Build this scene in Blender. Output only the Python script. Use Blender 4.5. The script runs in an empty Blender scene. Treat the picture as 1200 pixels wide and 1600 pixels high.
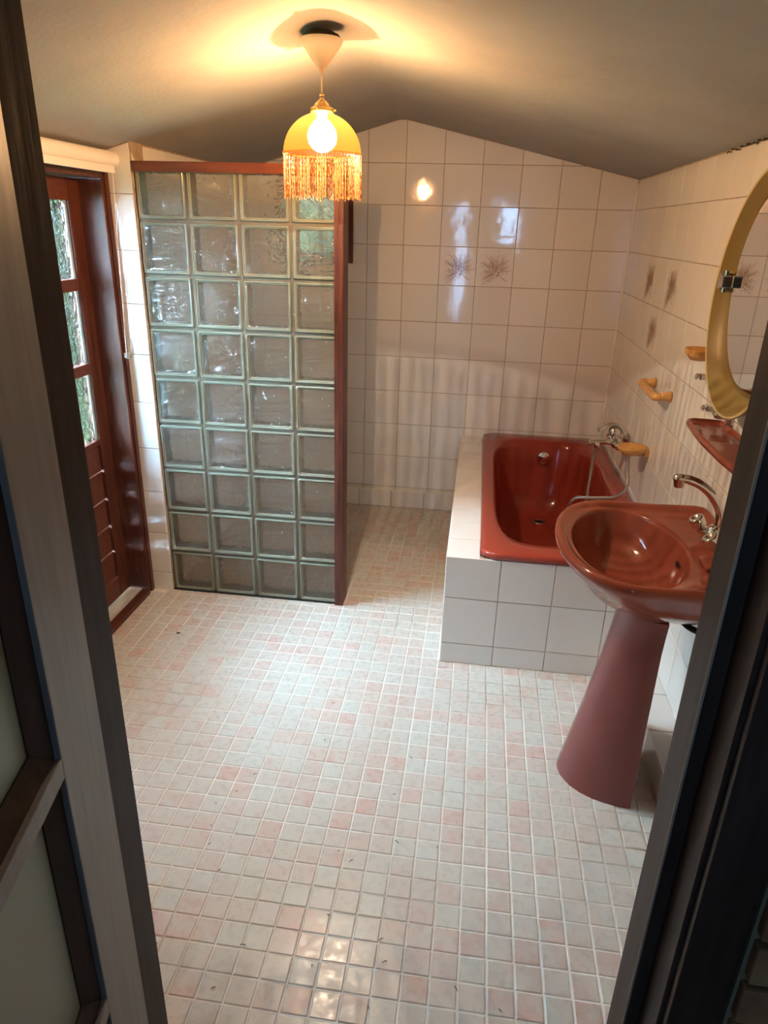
import bpy, bmesh, math, random
from mathutils import Vector, Matrix
random.seed(7)
SC = bpy.context.scene
COL = SC.collection

# ------------------------------------------------------------------ camera
def _rz(a): return Matrix.Rotation(a, 3, 'Z')
def _rx(a): return Matrix.Rotation(a, 3, 'X')
CAM = Vector((1.3253, -2.7252, 1.6024))
Rm = _rz(math.radians(7.1853)) @ _rx(math.radians(67.6229)) @ _rz(math.radians(1.5908))
cd = bpy.data.cameras.new('camera'); cam = bpy.data.objects.new('camera', cd); COL.objects.link(cam)
cam.matrix_world = Matrix.Translation(CAM) @ Rm.to_4x4()
cd.sensor_fit = 'AUTO'; cd.sensor_width = 36.0; cd.lens = 36.0 * 1084.27 / 1600.0
cd.clip_start = 0.02
SC.camera = cam

# ------------------------------------------------------------------ world, exposure
world = bpy.data.worlds.new('overcast_sky'); SC.world = world; world.use_nodes = True
bg = world.node_tree.nodes['Background']
bg.inputs[0].default_value = (0.49, 0.75, 1.0, 1); bg.inputs[1].default_value = 290.0
vs = SC.view_settings
vs.view_transform = 'Standard'; vs.look = 'None'; vs.gamma = 1.0; vs.use_curve_mapping = False
vs.exposure = 1.0
LAMP_POWER = 16.5
cy = SC.cycles
cy.max_bounces = 14; cy.diffuse_bounces = 5; cy.glossy_bounces = 5; cy.transmission_bounces = 12; cy.transparent_max_bounces = 24
cy.sample_clamp_indirect = 6.0; cy.blur_glossy = 0.5
try:
    cy.use_denoising = True
except Exception:
    pass

def portal(name, loc, rot, sx, sy):
    l = bpy.data.lights.new(name, 'AREA'); l.shape = 'RECTANGLE'; l.size = sx; l.size_y = sy
    l.cycles.is_portal = True
    o = bpy.data.objects.new(name, l); COL.objects.link(o); o.location = loc; o.rotation_euler = rot
    return o
portal('door_daylight', (-0.27, -0.44, 1.21), (0, math.radians(-90), 0), 0.95, 0.66)      # garden door panes, facing +x
portal('window_daylight', (0.42, 1.50, 1.60), (math.radians(-90), 0, 0), 0.40, 0.40)       # shower window, facing -y
portal('hall_daylight', (1.32, -4.70, 1.20), (math.radians(90), 0, 0), 0.74, 1.42)           # hall window behind the camera, facing +y

# ------------------------------------------------------------------ materials
MATS = {}
def mat(name, color=(0.8, 0.8, 0.8), rough=0.4, metal=0.0, spec=0.5, coat=0.0, trans=0.0, ior=1.45):
    m = bpy.data.materials.new(name); m.use_nodes = True
    p = m.node_tree.nodes['Principled BSDF']
    p.inputs['Base Color'].default_value = (*color, 1); p.inputs['Roughness'].default_value = rough
    p.inputs['Metallic'].default_value = metal; p.inputs['Specular IOR Level'].default_value = spec
    p.inputs['Coat Weight'].default_value = coat; p.inputs['Transmission Weight'].default_value = trans
    p.inputs['IOR'].default_value = ior
    MATS[name] = m
    return m
class NT:
    def __init__(s, m): s.t = m.node_tree; s.p = s.t.nodes.get('Principled BSDF'); s.out = s.t.nodes['Material Output']
    def n(s, typ, **kw):
        nd = s.t.nodes.new(typ)
        for k, v in kw.items():
            if k.startswith('i_'): nd.inputs[k[2:].replace('_', ' ')].default_value = v
            else: setattr(nd, k, v)
        return nd
    def l(s, a, b): s.t.links.new(a, b)
    def ramp(s, src, stops):
        r = s.n('ShaderNodeValToRGB'); cr = r.color_ramp
        while len(cr.elements) > 1: cr.elements.remove(cr.elements[-1])
        cr.elements[0].position, cr.elements[0].color = stops[0][0], (*stops[0][1], 1)
        for p, c in stops[1:]:
            e = cr.elements.new(p); e.color = (*c, 1)
        s.l(src, r.inputs[0]); return r
    def noise(s, scale, detail=4, coord='Object', vscale=None, rough=0.5):
        tc = s.n('ShaderNodeTexCoord'); src = tc.outputs[coord]
        if coord == 'Position':
            pass
        if vscale:
            mp = s.n('ShaderNodeMapping'); mp.inputs['Scale'].default_value = vscale; s.l(src, mp.inputs[0]); src = mp.outputs[0]
        no = s.n('ShaderNodeTexNoise'); no.inputs['Scale'].default_value = scale; no.inputs['Detail'].default_value = detail
        no.inputs['Roughness'].default_value = rough
        s.l(src, no.inputs['Vector']); return no
    def bump(s, src, strength, dist):
        b = s.n('ShaderNodeBump'); b.inputs['Strength'].default_value = strength; b.inputs['Distance'].default_value = dist
        s.l(src, b.inputs['Height']); return b
    def wpos(s): return s.n('ShaderNodeNewGeometry').outputs['Position']
def noise_at(N, vec, scale, detail=3):
    no = N.n('ShaderNodeTexNoise'); no.inputs['Scale'].default_value = scale; no.inputs['Detail'].default_value = detail
    N.l(vec, no.inputs['Vector']); return no

# wall tile: glazed cream, very slightly wavy glaze
m = mat('glazed_cream_tile', (0.80, 0.755, 0.70), 0.07, spec=0.55); N = NT(m)
oi = N.n('ShaderNodeObjectInfo')
r = N.ramp(oi.outputs['Random'], [(0, (0.77, 0.725, 0.67)), (1, (0.82, 0.775, 0.72))]); N.l(r.outputs[0], N.p.inputs['Base Color'])
no = noise_at(N, N.wpos(), 14, 2); b = N.bump(no.outputs[0], 0.06, 0.01); N.l(b.outputs[0], N.p.inputs['Normal'])
# grout
m = mat('wall_grout', (0.36, 0.27, 0.19), 0.85); N = NT(m)
no = noise_at(N, N.wpos(), 30, 4); r = N.ramp(no.outputs[0], [(0.3, (0.28, 0.20, 0.14)), (0.7, (0.45, 0.35, 0.26))]); N.l(r.outputs[0], N.p.inputs['Base Color'])
m = mat('floor_grout', (0.62, 0.52, 0.42), 0.8); N = NT(m)
no = noise_at(N, N.wpos(), 2.2, 5); r = N.ramp(no.outputs[0], [(0.32, (0.36, 0.26, 0.18)), (0.46, (0.64, 0.58, 0.50)), (0.6, (0.76, 0.73, 0.67))]); N.l(r.outputs[0], N.p.inputs['Base Color'])
# floor mosaic
FP = 0.0645; FX0 = 0.874; FPY = 0.0643; FY0 = -1.449
m = mat('mosaic_floor_tile', (0.78, 0.66, 0.58), 0.28, spec=0.5); N = NT(m)
pos = N.wpos()
sub = N.n('ShaderNodeVectorMath', operation='SUBTRACT'); sub.inputs[1].default_value = (FX0, FY0, -500); N.l(pos, sub.inputs[0])
dv = N.n('ShaderNodeVectorMath', operation='DIVIDE'); dv.inputs[1].default_value = (FP, FPY, 1000); N.l(sub.outputs[0], dv.inputs[0])
fl = N.n('ShaderNodeVectorMath', operation='FLOOR'); N.l(dv.outputs[0], fl.inputs[0])
wn = N.n('ShaderNodeTexWhiteNoise', noise_dimensions='3D'); N.l(fl.outputs[0], wn.inputs['Vector'])
r1 = N.ramp(wn.outputs['Value'], [(0, (0.54, 0.52, 0.46)), (0.5, (0.545, 0.475, 0.415)), (0.82, (0.55, 0.43, 0.37)), (1, (0.55, 0.38, 0.32))])
no = noise_at(N, pos, 16, 3); r2 = N.ramp(no.outputs[0], [(0.42, (0, 0, 0)), (0.62, (1, 1, 1))])
mx = N.n('ShaderNodeMix', data_type='RGBA', blend_type='MIX')
mul = N.n('ShaderNodeMath', operation='MULTIPLY'); mul.inputs[1].default_value = 0.6; N.l(r2.outputs[0], mul.inputs[0])
N.l(mul.outputs[0], mx.inputs['Factor']); N.l(r1.outputs[0], mx.inputs['A']); mx.inputs['B'].default_value = (0.54, 0.525, 0.465, 1)
N.l(mx.outputs['Result'], N.p.inputs['Base Color'])
no2 = noise_at(N, pos, 45, 4); rr = N.ramp(no2.outputs[0], [(0.3, (0.20,) * 3), (0.7, (0.40,) * 3)]); N.l(rr.outputs[0], N.p.inputs['Roughness'])
b = N.bump(no.outputs[0], 0.10, 0.01); N.l(b.outputs[0], N.p.inputs['Normal'])
# ceiling plaster
m = mat('ceiling_plaster', (0.44, 0.42, 0.40), 0.9, spec=0.2); N = NT(m)
no = noise_at(N, N.wpos(), 3, 6); r = N.ramp(no.outputs[0], [(0.3, (0.34, 0.325, 0.30)), (0.7, (0.395, 0.38, 0.355))]); N.l(r.outputs[0], N.p.inputs['Base Color'])
no2 = noise_at(N, N.wpos(), 60, 6); b = N.bump(no2.outputs[0], 0.15, 0.01); N.l(b.outputs[0], N.p.inputs['Normal'])
mat('plain_plaster', (0.55, 0.48, 0.40), 0.85)
# woods
def wood(name, c1, c2, rough, axis=(6, 6, 0.6), spec=0.5):
    m = mat(name, c1, rough, spec=spec); N = NT(m)
    mp = N.n('ShaderNodeMapping'); mp.inputs['Scale'].default_value = axis; N.l(N.wpos(), mp.inputs[0])
    no = noise_at(N, mp.outputs[0], 9, 6); r = N.ramp(no.outputs[0], [(0.3, c1), (0.72, c2)]); N.l(r.outputs[0], N.p.inputs['Base Color'])
    b = N.bump(no.outputs[0], 0.08, 0.01); N.l(b.outputs[0], N.p.inputs['Normal'])
    return m
wood('mahogany', (0.060, 0.016, 0.010), (0.12, 0.034, 0.020), 0.42, spec=0.3)
wood('mahogany_along_x', (0.09, 0.023, 0.013), (0.15, 0.042, 0.023), 0.40, (0.6, 6, 6), spec=0.3)
wood('dark_stained_frame', (0.026, 0.015, 0.012), (0.048, 0.029, 0.024), 0.5, spec=0.25)
wood('door_leaf_paint', (0.150, 0.145, 0.148), (0.205, 0.198, 0.202), 0.45)
wood('sill_wood', (0.30, 0.24, 0.17), (0.5, 0.42, 0.32), 0.6, (6, 0.8, 6))
# sanitary ware
def ceramic(name, c, rough=0.08):
    m = mat(name, c, rough, spec=0.45, coat=0.12); MATS[name].node_tree.nodes['Principled BSDF'].inputs['Coat Roughness'].default_value = 0.05
    return m
ceramic('red_enamel', (0.30, 0.040, 0.022), 0.14)
ceramic('red_ceramic', (0.28, 0.066, 0.038), 0.10)
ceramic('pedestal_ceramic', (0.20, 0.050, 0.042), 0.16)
ceramic('ochre_ceramic', (0.66, 0.33, 0.10), 0.18)
mat('ochre_plastic', (0.26, 0.175, 0.050), 0.34, spec=0.3)
mat('ochre_rim', (0.62, 0.48, 0.22), 0.25)
mat('chrome', (0.82, 0.82, 0.82), 0.08, metal=1.0)
mat('brushed_steel', (0.60, 0.58, 0.55), 0.28, metal=1.0)
mat('brass', (0.75, 0.52, 0.22), 0.25, metal=1.0)
mat('mirror_silver', (0.88, 0.88, 0.86), 0.01, metal=1.0)
mat('black_rubber', (0.01, 0.01, 0.01), 0.5)
mat('silicone', (0.85, 0.80, 0.72), 0.35)
mat('white_plastic', (0.82, 0.78, 0.72), 0.35)
mat('cream_plastic', (0.80, 0.70, 0.52), 0.4)
mat('dark_bronze', (0.07, 0.05, 0.03), 0.35, metal=0.6)
mat('blind_fabric', (0.85, 0.80, 0.74), 0.7)
mat('brown_print', (0.38, 0.22, 0.14), 0.7, spec=0.1)
mat('mortar', (0.15, 0.125, 0.09), 0.8)
mat('dark_crack', (0.03, 0.022, 0.016), 0.9)
mat('grit', (0.05, 0.035, 0.025), 0.8)
m = mat('dirty_brick', (0.23, 0.12, 0.06), 0.85); N = NT(m)
no = noise_at(N, N.wpos(), 12, 6); r = N.ramp(no.outputs[0], [(0.3, (0.14, 0.07, 0.035)), (0.7, (0.30, 0.17, 0.08))]); N.l(r.outputs[0], N.p.inputs['Base Color'])
mat('hall_floor', (0.18, 0.10, 0.06), 0.5)
mat('grass', (0.06, 0.12, 0.03), 0.9)
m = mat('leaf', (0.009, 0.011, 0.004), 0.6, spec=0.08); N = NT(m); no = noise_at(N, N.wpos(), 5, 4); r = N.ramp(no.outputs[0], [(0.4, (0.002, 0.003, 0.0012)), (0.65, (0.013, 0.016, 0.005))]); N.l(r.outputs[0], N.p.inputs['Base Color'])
mat('bark', (0.09, 0.06, 0.04), 0.9)

def thin_glass(name, tint, refr=0.55, ior=1.1, bump_scale=0, bump_strength=0.0, gloss=0.08, vscale=None, haze=0.0):
    m = bpy.data.materials.new(name); m.use_nodes = True; MATS[name] = m
    t = m.node_tree; t.nodes.remove(t.nodes['Principled BSDF']); N = NT(m)
    tr = N.n('ShaderNodeBsdfTransparent'); tr.inputs[0].default_value = (*tint, 1)
    rf = N.n('ShaderNodeBsdfRefraction'); rf.inputs[0].default_value = (*tint, 1); rf.inputs['IOR'].default_value = ior; rf.inputs['Roughness'].default_value = 0.02
    gl = N.n('ShaderNodeBsdfGlossy'); gl.inputs['Roughness'].default_value = 0.04
    m1 = N.n('ShaderNodeMixShader'); m1.inputs[0].default_value = refr
    m2 = N.n('ShaderNodeMixShader')
    fr = N.n('ShaderNodeFresnel'); fr.inputs['IOR'].default_value = 1.45
    ad = N.n('ShaderNodeMath', operation='ADD'); ad.inputs[1].default_value = gloss - 0.04; N.l(fr.outputs[0], ad.inputs[0])
    N.l(ad.outputs[0], m2.inputs[0])
    N.l(tr.outputs[0], m1.inputs[1]); N.l(rf.outputs[0], m1.inputs[2]); hz = N.n('ShaderNodeMixShader'); hz.inputs[0].default_value = haze
    hd = N.n('ShaderNodeBsdfDiffuse'); hd.inputs[0].default_value = (0.86, 0.82, 0.72, 1); ht = N.n('ShaderNodeBsdfTranslucent'); ht.inputs[0].default_value = (0.90, 0.85, 0.75, 1)
    hm = N.n('ShaderNodeMixShader'); hm.inputs[0].default_value = 0.6; N.l(hd.outputs[0], hm.inputs[1]); N.l(ht.outputs[0], hm.inputs[2])
    N.l(m1.outputs[0], hz.inputs[1]); N.l(hm.outputs[0], hz.inputs[2])
    N.l(hz.outputs[0] if haze else m1.outputs[0], m2.inputs[1]); N.l(gl.outputs[0], m2.inputs[2])
    N.l(m2.outputs[0], N.out.inputs[0])
    if bump_scale:
        tc = N.n('ShaderNodeTexCoord'); oi = N.n('ShaderNodeObjectInfo')
        ml = N.n('ShaderNodeMath', operation='MULTIPLY'); ml.inputs[1].default_value = 7.0; N.l(oi.outputs['Random'], ml.inputs[0])
        va = N.n('ShaderNodeVectorMath', operation='ADD'); N.l(tc.outputs['Object'], va.inputs[0]); N.l(ml.outputs[0], va.inputs[1])
        mp = N.n('ShaderNodeMapping'); mp.inputs['Rotation'].default_value = (0, math.radians(40), 0)
        mp.inputs['Scale'].default_value = vscale or (1, 1, 1); N.l(va.outputs[0], mp.inputs[0])
        no = N.n('ShaderNodeTexNoise'); no.inputs['Scale'].default_value = bump_scale; no.inputs['Detail'].default_value = 2.0
        no.inputs['Distortion'].default_value = 1.6; N.l(mp.outputs[0], no.inputs['Vector'])
        b = N.bump(no.outputs[0], bump_strength, 0.02)
        for s in (rf, gl, fr, hd): N.l(b.outputs[0], s.inputs['Normal'])
    return m
thin_glass('wavy_block_glass', (0.98, 0.99, 0.96), 0.66, 1.14, 12, 1.0, 0.08, (1, 1, 2.0), haze=0.16)
thin_glass('clear_block_glass', (0.98, 0.99, 0.96), 0.0, 1.10, 0, 0, 0.04)
thin_glass('textured_door_glass', (0.92, 0.97, 0.97), 0.3, 1.12, 30, 0.9, 0.06)
thin_glass('window_glass', (0.95, 0.98, 0.96), 0.0, 1.1, 0, 0, 0.06)
mat('frosted_green_glass', (0.20, 0.245, 0.175), 0.28, spec=0.4)
mat('block_glass_rim', (0.36, 0.38, 0.30), 0.14, spec=0.35, trans=0.4)

# ------------------------------------------------------------------ mesh helpers
def obj(name, bm_or_me, material=None, parent=None, smooth=False, kind=None, label=None, cat=None, group=None, mw=None):
    if isinstance(bm_or_me, bmesh.types.BMesh):
        me = bpy.data.meshes.new(name); bm_or_me.to_mesh(me); bm_or_me.free()
        if smooth: me.polygons.foreach_set('use_smooth', [True] * len(me.polygons))
    else: me = bm_or_me
    o = bpy.data.objects.new(name, me); COL.objects.link(o)
    if material:
        mm = MATS[material] if isinstance(material, str) else material
        if not me.materials: me.materials.append(mm)
        elif me.materials[0] is not mm:
            o.material_slots[0].link = 'OBJECT'; o.material_slots[0].material = mm
    if mw is not None: o.matrix_basis = mw
    if parent: o.parent = parent
    tag(o, label, cat, group, kind)
    return o
def tag(o, label=None, cat=None, group=None, kind=None):
    if label: o['label'] = label
    if cat: o['category'] = cat
    if group: o['group'] = group
    if kind: o['kind'] = kind
    return o
def empty(name, loc, label=None, cat=None, group=None, kind=None, rz=0):
    o = bpy.data.objects.new(name, None); COL.objects.link(o); o.location = loc; o.rotation_euler = (0, 0, rz)
    o.empty_display_size = 0.05
    return tag(o, label, cat, group, kind)
def off(parent):          # local offset so that children can be given in world coordinates
    return Matrix.Translation(-Vector(parent.location)) if parent else Matrix.Identity(4)
def add_box(bm, lo, hi, bev=0.0):
    x0, y0, z0 = lo; x1, y1, z1 = hi
    r = bmesh.ops.create_cube(bm, size=1.0)
    vs = r['verts']
    for v in vs:
        v.co = Vector((x0 + (v.co.x + .5) * (x1 - x0), y0 + (v.co.y + .5) * (y1 - y0), z0 + (v.co.z + .5) * (z1 - z0)))
    if bev:
        es = list({e for v in vs for e in v.link_edges})
        bmesh.ops.bevel(bm, geom=es, offset=bev, segments=2, affect='EDGES', profile=0.6)
def box(name, lo, hi, material, parent=None, bev=0.0, **kw):
    bm = bmesh.new(); add_box(bm, lo, hi, bev)
    return obj(name, bm, material, parent, mw=off(parent) if parent else None, **kw)
def add_prism(bm, poly, axis, a, b):
    """poly: 2-D points; extruded along axis 'x','y','z' from a to b"""
    def P(p, t):
        return {'x': (t, p[0], p[1]), 'y': (p[0], t, p[1]), 'z': (p[0], p[1], t)}[axis]
    v0 = [bm.verts.new(P(p, a)) for p in poly]; v1 = [bm.verts.new(P(p, b)) for p in poly]
    n = len(poly)
    bm.faces.new(v0); bm.faces.new(list(reversed(v1)))
    for i in range(n): bm.faces.new((v0[i], v1[i], v1[(i + 1) % n], v0[(i + 1) % n]))
    bmesh.ops.recalc_face_normals(bm, faces=bm.faces)
def add_lathe(bm, prof, loc=(0, 0, 0), seg=32, M=None, cap=True):
    rings = []
    T = M if M is not None else Matrix.Identity(4)
    for r, z in prof:
        rings.append([bm.verts.new(Vector(loc) + (T @ Vector((r * math.cos(2 * math.pi * i / seg), r * math.sin(2 * math.pi * i / seg), z)))) for i in range(seg)])
    for a, b in zip(rings, rings[1:]):
        for i in range(seg):
            bm.faces.new((a[i], a[(i + 1) % seg], b[(i + 1) % seg], b[i]))
    if cap:
        bm.faces.new(list(reversed(rings[0]))); bm.faces.new(rings[-1])
    bmesh.ops.recalc_face_normals(bm, faces=bm.faces)
def smooth_path(pts, n=8):
    P = [Vector(p) for p in pts]; out = []
    for i in range(len(P) - 1):
        p0 = P[max(i - 1, 0)]; p1 = P[i]; p2 = P[i + 1]; p3 = P[min(i + 2, len(P) - 1)]
        for k in range(n):
            t = k / n
            out.append(0.5 * ((2 * p1) + (-p0 + p2) * t + (2 * p0 - 5 * p1 + 4 * p2 - p3) * t * t + (-p0 + 3 * p1 - 3 * p2 + p3) * t ** 3))
    out.append(P[-1]); return out
def add_tube(bm, pts, rad, seg=10, cap=True):
    P = [Vector(p) for p in pts]; n = len(P)
    R = rad if isinstance(rad, (list, tuple)) else [rad] * n
    t = (P[1] - P[0]).normalized(); up = Vector((0, 0, 1)) if abs(t.z) < 0.9 else Vector((1, 0, 0))
    u = t.cross(up).normalized(); rings = []
    for i in range(n):
        t = (P[min(i + 1, n - 1)] - P[max(i - 1, 0)]).normalized()
        u = (u - t * u.dot(t)).normalized(); w = t.cross(u)
        rings.append([bm.verts.new(P[i] + R[i] * (u * math.cos(2 * math.pi * k / seg) + w * math.sin(2 * math.pi * k / seg))) for k in range(seg)])
    for a, b in zip(rings, rings[1:]):
        for k in range(seg): bm.faces.new((a[k], a[(k + 1) % seg], b[(k + 1) % seg], b[k]))
    if cap: bm.faces.new(list(reversed(rings[0]))); bm.faces.new(rings[-1])
def add_loft(bm, rings, cap0=False, cap1=False):
    V = [[bm.verts.new(p) for p in r] for r in rings]
    n = len(V[0])
    for a, b in zip(V, V[1:]):
        for i in range(n): bm.faces.new((a[i], a[(i + 1) % n], b[(i + 1) % n], b[i]))
    if cap0: bm.faces.new(list(reversed(V[0])))
    if cap1: bm.faces.new(V[-1])
    bmesh.ops.recalc_face_normals(bm, faces=bm.faces)

# ------------------------------------------------------------------ tiles
TILE_CACHE = {}
def tile_mesh(poly, th=0.006, ins=0.0016, key=None, material='glazed_cream_tile'):
    if key and (key, material) in TILE_CACHE: return TILE_CACHE[(key, material)]
    bm = bmesh.new(); n = len(poly)
    c = Vector((sum(p[0] for p in poly) / n, sum(p[1] for p in poly) / n))
    def inset(d):
        out = []
        for i in range(n):
            p, a, b = Vector(poly[i]), Vector(poly[i - 1]), Vector(poly[(i + 1) % n])
            e1 = (p - a).normalized(); e2 = (b - p).normalized()
            n1 = Vector((-e1.y, e1.x)); n2 = Vector((-e2.y, e2.x))
            bis = n1 + n2
            if bis.length < 1e-6: bis = n1
            bis = bis.normalized(); out.append(p + bis * (d / max(bis.dot(n1), 0.35)))
        return out
    r0 = [(p[0], p[1], 0) for p in poly]; r1 = [(p[0], p[1], th - ins * 0.7) for p in poly]; r2 = [(p.x, p.y, th) for p in inset(ins)]
    V = [[bm.verts.new(q) for q in r] for r in (r0, r1, r2)]
    for a, b in zip(V, V[1:]):
        for i in range(n): bm.faces.new((a[i], a[(i + 1) % n], b[(i + 1) % n], b[i]))
    bm.faces.new(V[2])
    me = bpy.data.meshes.new('tile'); bm.to_mesh(me); bm.free(); me.materials.append(MATS[material])
    if key: TILE_CACHE[(key, material)] = me
    return me
def clip_poly(poly, a, b, c):     # keep a*x+b*y<=c
    out = []
    for i in range(len(poly)):
        p, q = poly[i - 1], poly[i]
        dp, dq = a * p[0] + b * p[1] - c, a * q[0] + b * q[1] - c
        if (dp <= 0) != (dq <= 0):
            t = dp / (dp - dq); out.append((p[0] + (q[0] - p[0]) * t, p[1] + (q[1] - p[1]) * t))
        if dq <= 0: out.append(q)
    return out
def area(poly): return 0.5 * sum(poly[i - 1][0] * poly[i][1] - poly[i][0] * poly[i - 1][1] for i in range(len(poly)))
def tile_wall(parent, O, U, V, us, vs_, clips=(), joint=0.0028, name='wall_tile', tilt=0.0022, skip=None, th=0.006):
    """lay tiles on plane O + u*U + v*V (normal U x V); us, vs_ are joint positions"""
    O, U, V = Vector(O), Vector(U), Vector(V); Nn = U.cross(V)
    out = {}
    h = joint / 2
    for i in range(len(us) - 1):
        for j in range(len(vs_) - 1):
            a0, a1, b0, b1 = us[i] + h, us[i + 1] - h, vs_[j] + h, vs_[j + 1] - h
            if a1 - a0 < 0.006 or b1 - b0 < 0.006: continue
            poly = [(a0, b0), (a1, b0), (a1, b1), (a0, b1)]
            polys = [poly]
            if skip: polys = skip(poly)
            for poly in polys:
                full = len(poly) == 4
                for c in clips:
                    p2 = clip_poly(poly, *c)
                    if len(p2) != len(poly) or any((Vector(x) - Vector(y)).length > 1e-6 for x, y in zip(p2, poly)): full = False
                    poly = p2
                    if len(poly) < 3: break
                if len(poly) < 3 or area(poly) < 6e-5: continue
                cx = sum(p[0] for p in poly) / len(poly); cyy = sum(p[1] for p in poly) / len(poly)
                lp = [(p[0] - cx, p[1] - cyy) for p in poly]
                key = ('r', round(max(p[0] for p in lp) * 2, 4), round(max(p[1] for p in lp) * 2, 4), th) if full and len(lp) == 4 else None
                me = tile_mesh(lp, th=th, key=key)
                R3 = Matrix((U, V, Nn)).transposed().to_4x4()
                T = Matrix.Translation(O + U * cx + V * cyy) @ R3 @ Matrix.Rotation(random.gauss(0, tilt), 4, 'X') @ Matrix.Rotation(random.gauss(0, tilt), 4, 'Y')
                o = obj(name, me, None, parent, mw=off(parent) @ T)
                out[(i, j)] = o
    return out

# ------------------------------------------------------------------ room dimensions
YB, XR, XL, YF = 1.297, 2.074, -0.11, -1.90
XS = 0.0                               # left wall of the shower
RX, RZ = 0.86, 2.117                    # ridge
def ceil_z(x):
    return RZ - (x - RX) * 0.2155 if x > RX else RZ - (RX - x) * 0.290
ROWS = [0.11 + 0.2 * k for k in range(-1, 11)]
ceilR = (0.2155, 1, RZ + RX * 0.2155)   # 0.2155*x + z <= ...
ceilL = (-0.290, 1, RZ - RX * 0.290)
BED = 0.006                             # tile thickness

# ---- floor
fl = box('floor', (-0.30, -2.03, -0.08), (XR, YB, -0.0020), 'floor_grout', kind='structure',
         label='pink and beige mosaic tiled bathroom floor', cat='floor')
def fmesh(w, h):
    return tile_mesh([(-w / 2, -h / 2), (w / 2, -h / 2), (w / 2, h / 2), (-w / 2, h / 2)], th=0.0062, ins=0.0022, key=('f', round(w, 4), round(h, 4)), material='mosaic_floor_tile')
fw, fh = FP - 0.0042, FPY - 0.0042
cand = []
for i in range(-18, 20):
    for j in range(-10, 45):
        x0 = FX0 + i * FP; y0 = FY0 + j * FPY
        ax0, ax1 = max(x0 + .0021, -0.105), min(x0 + FP - .0021, 1.965)
        ay0, ay1 = max(y0 + .0021, -1.99), min(y0 + FPY - .0021, 1.225)
        if ax1 - ax0 < 0.008 or ay1 - ay0 < 0.008: continue
        cx, cyy = (ax0 + ax1) / 2, (ay0 + ay1) / 2
        if cx < 0.0 and cyy > -0.02: continue
        if cx > 1.275 and cyy > -0.365: continue
        d = (Vector((cx, cyy, 0)) - CAM); q = Rm.transposed() @ d
        u = 600 + 1084.27 * q.x / -q.z; v = 800 - 1084.27 * q.y / -q.z
        vis = 200 + (v - 960) * 0.055 < u < 1060 - (v - 1250) * 0.22 and v < 1625
        cand.append((0 if vis else 1, d.length, cx, cyy, ax1 - ax0, ay1 - ay0))
cand.sort()
rnd = random.Random(3)
bmF = bmesh.new()
for k, (nv, dist, cx, cyy, w, h) in enumerate(cand):
    M = Matrix.Translation((cx, cyy, -0.0062 + rnd.uniform(-.0005, .0004))) @ Matrix.Rotation(rnd.gauss(0, .006), 4, 'X') @ Matrix.Rotation(rnd.gauss(0, .006), 4, 'Y') @ Matrix.Rotation(rnd.gauss(0, .006), 4, 'Z')
    if k < 300: obj('floor_tile', fmesh(w, h), None, fl, mw=M)
    else:
        n0 = len(bmF.verts); bmF.from_mesh(fmesh(w, h)); bmF.verts.ensure_lookup_table()
        for v in bmF.verts[n0:]: v.co = M @ v.co
obj('mosaic_field', bmF, 'mosaic_floor_tile', fl, kind='stuff')

# ---- walls
def wall_slab(name, lo, hi, label, **kw):
    return box(name, lo, hi, 'wall_grout', kind='structure', label=label, cat='wall', **kw)
# back wall, with the window opening WX0..WX1, WZ0..WZ1
WX0, WX1, WZ0, WZ1 = 0.235, 0.606, 1.408, 1.80
bm = bmesh.new()
add_prism(bm, [(-0.3, -0.05), (WX0, -0.05), (WX0, ceil_z(WX0) + .05), (-0.3, ceil_z(-.3) + .05)], 'y', YB, YB + .2)
add_prism(bm, [(WX1, -0.05), (2.3, -0.05), (2.3, ceil_z(2.3) + .05), (RX, RZ + .05), (WX1, ceil_z(WX1) + .05)], 'y', YB, YB + .2)
add_prism(bm, [(WX0, -0.05), (WX1, -0.05), (WX1, WZ0), (WX0, WZ0)], 'y', YB, YB + .2)
add_prism(bm, [(WX0, WZ1), (WX1, WZ1), (WX1, ceil_z(WX1) + .05), (WX0, ceil_z(WX0) + .05)], 'y', YB, YB + .2)
wb = obj('wall_back', bm, 'wall_grout', kind='structure', label='cream tiled gable wall at the far end of the bathroom', cat='wall')
def cut_window(poly):
    x0, z0 = poly[0]; x1, z1 = poly[2]
    if x1 <= WX0 or x0 >= WX1 or z1 <= WZ0 or z0 >= WZ1: return [poly]
    out = []
    if z0 < WZ0 - .008: out.append([(x0, z0), (x1, z0), (x1, WZ0), (x0, WZ0)])
    if z1 > WZ1 + .008: out.append([(x0, WZ1), (x1, WZ1), (x1, z1), (x0, z1)])
    za, zb = max(z0, WZ0), min(z1, WZ1)
    if x0 < WX0 - .008: out.append([(x0, za), (WX0, za), (WX0, zb), (x0, zb)])
    if x1 > WX1 + .008: out.append([(WX1, za), (x1, za), (x1, zb), (WX1, zb)])
    return out
us = [0.0] + [0.8846 + 0.2 * k for k in range(-4, 6)] + [XR - .004]
tb = tile_wall(wb, (0, YB + .0035, 0), (1, 0, 0), (0, 0, 1), us, ROWS, [(ceilR[0], 1, ceilR[2] - .004), (ceilL[0], 1, ceilL[2] - .004)], skip=cut_window)
# right wall (joints at multiples of 0.2 in y)
wr = wall_slab('wall_right', (XR, -2.03, -0.05), (XR + .2, YB + .2, 2.0), 'cream tiled side wall behind the bathtub and washbasin')
usr = [-YB + .004] + [-1.2 + 0.2 * k for k in range(0, 16)] + [1.9]     # u runs along -y
vr = [z for z in ROWS if z < 1.8] + [1.851]
tr_ = tile_wall(wr, (XR + .0035, 0, 0), (0, -1, 0), (0, 0, 1), usr, vr)
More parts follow.
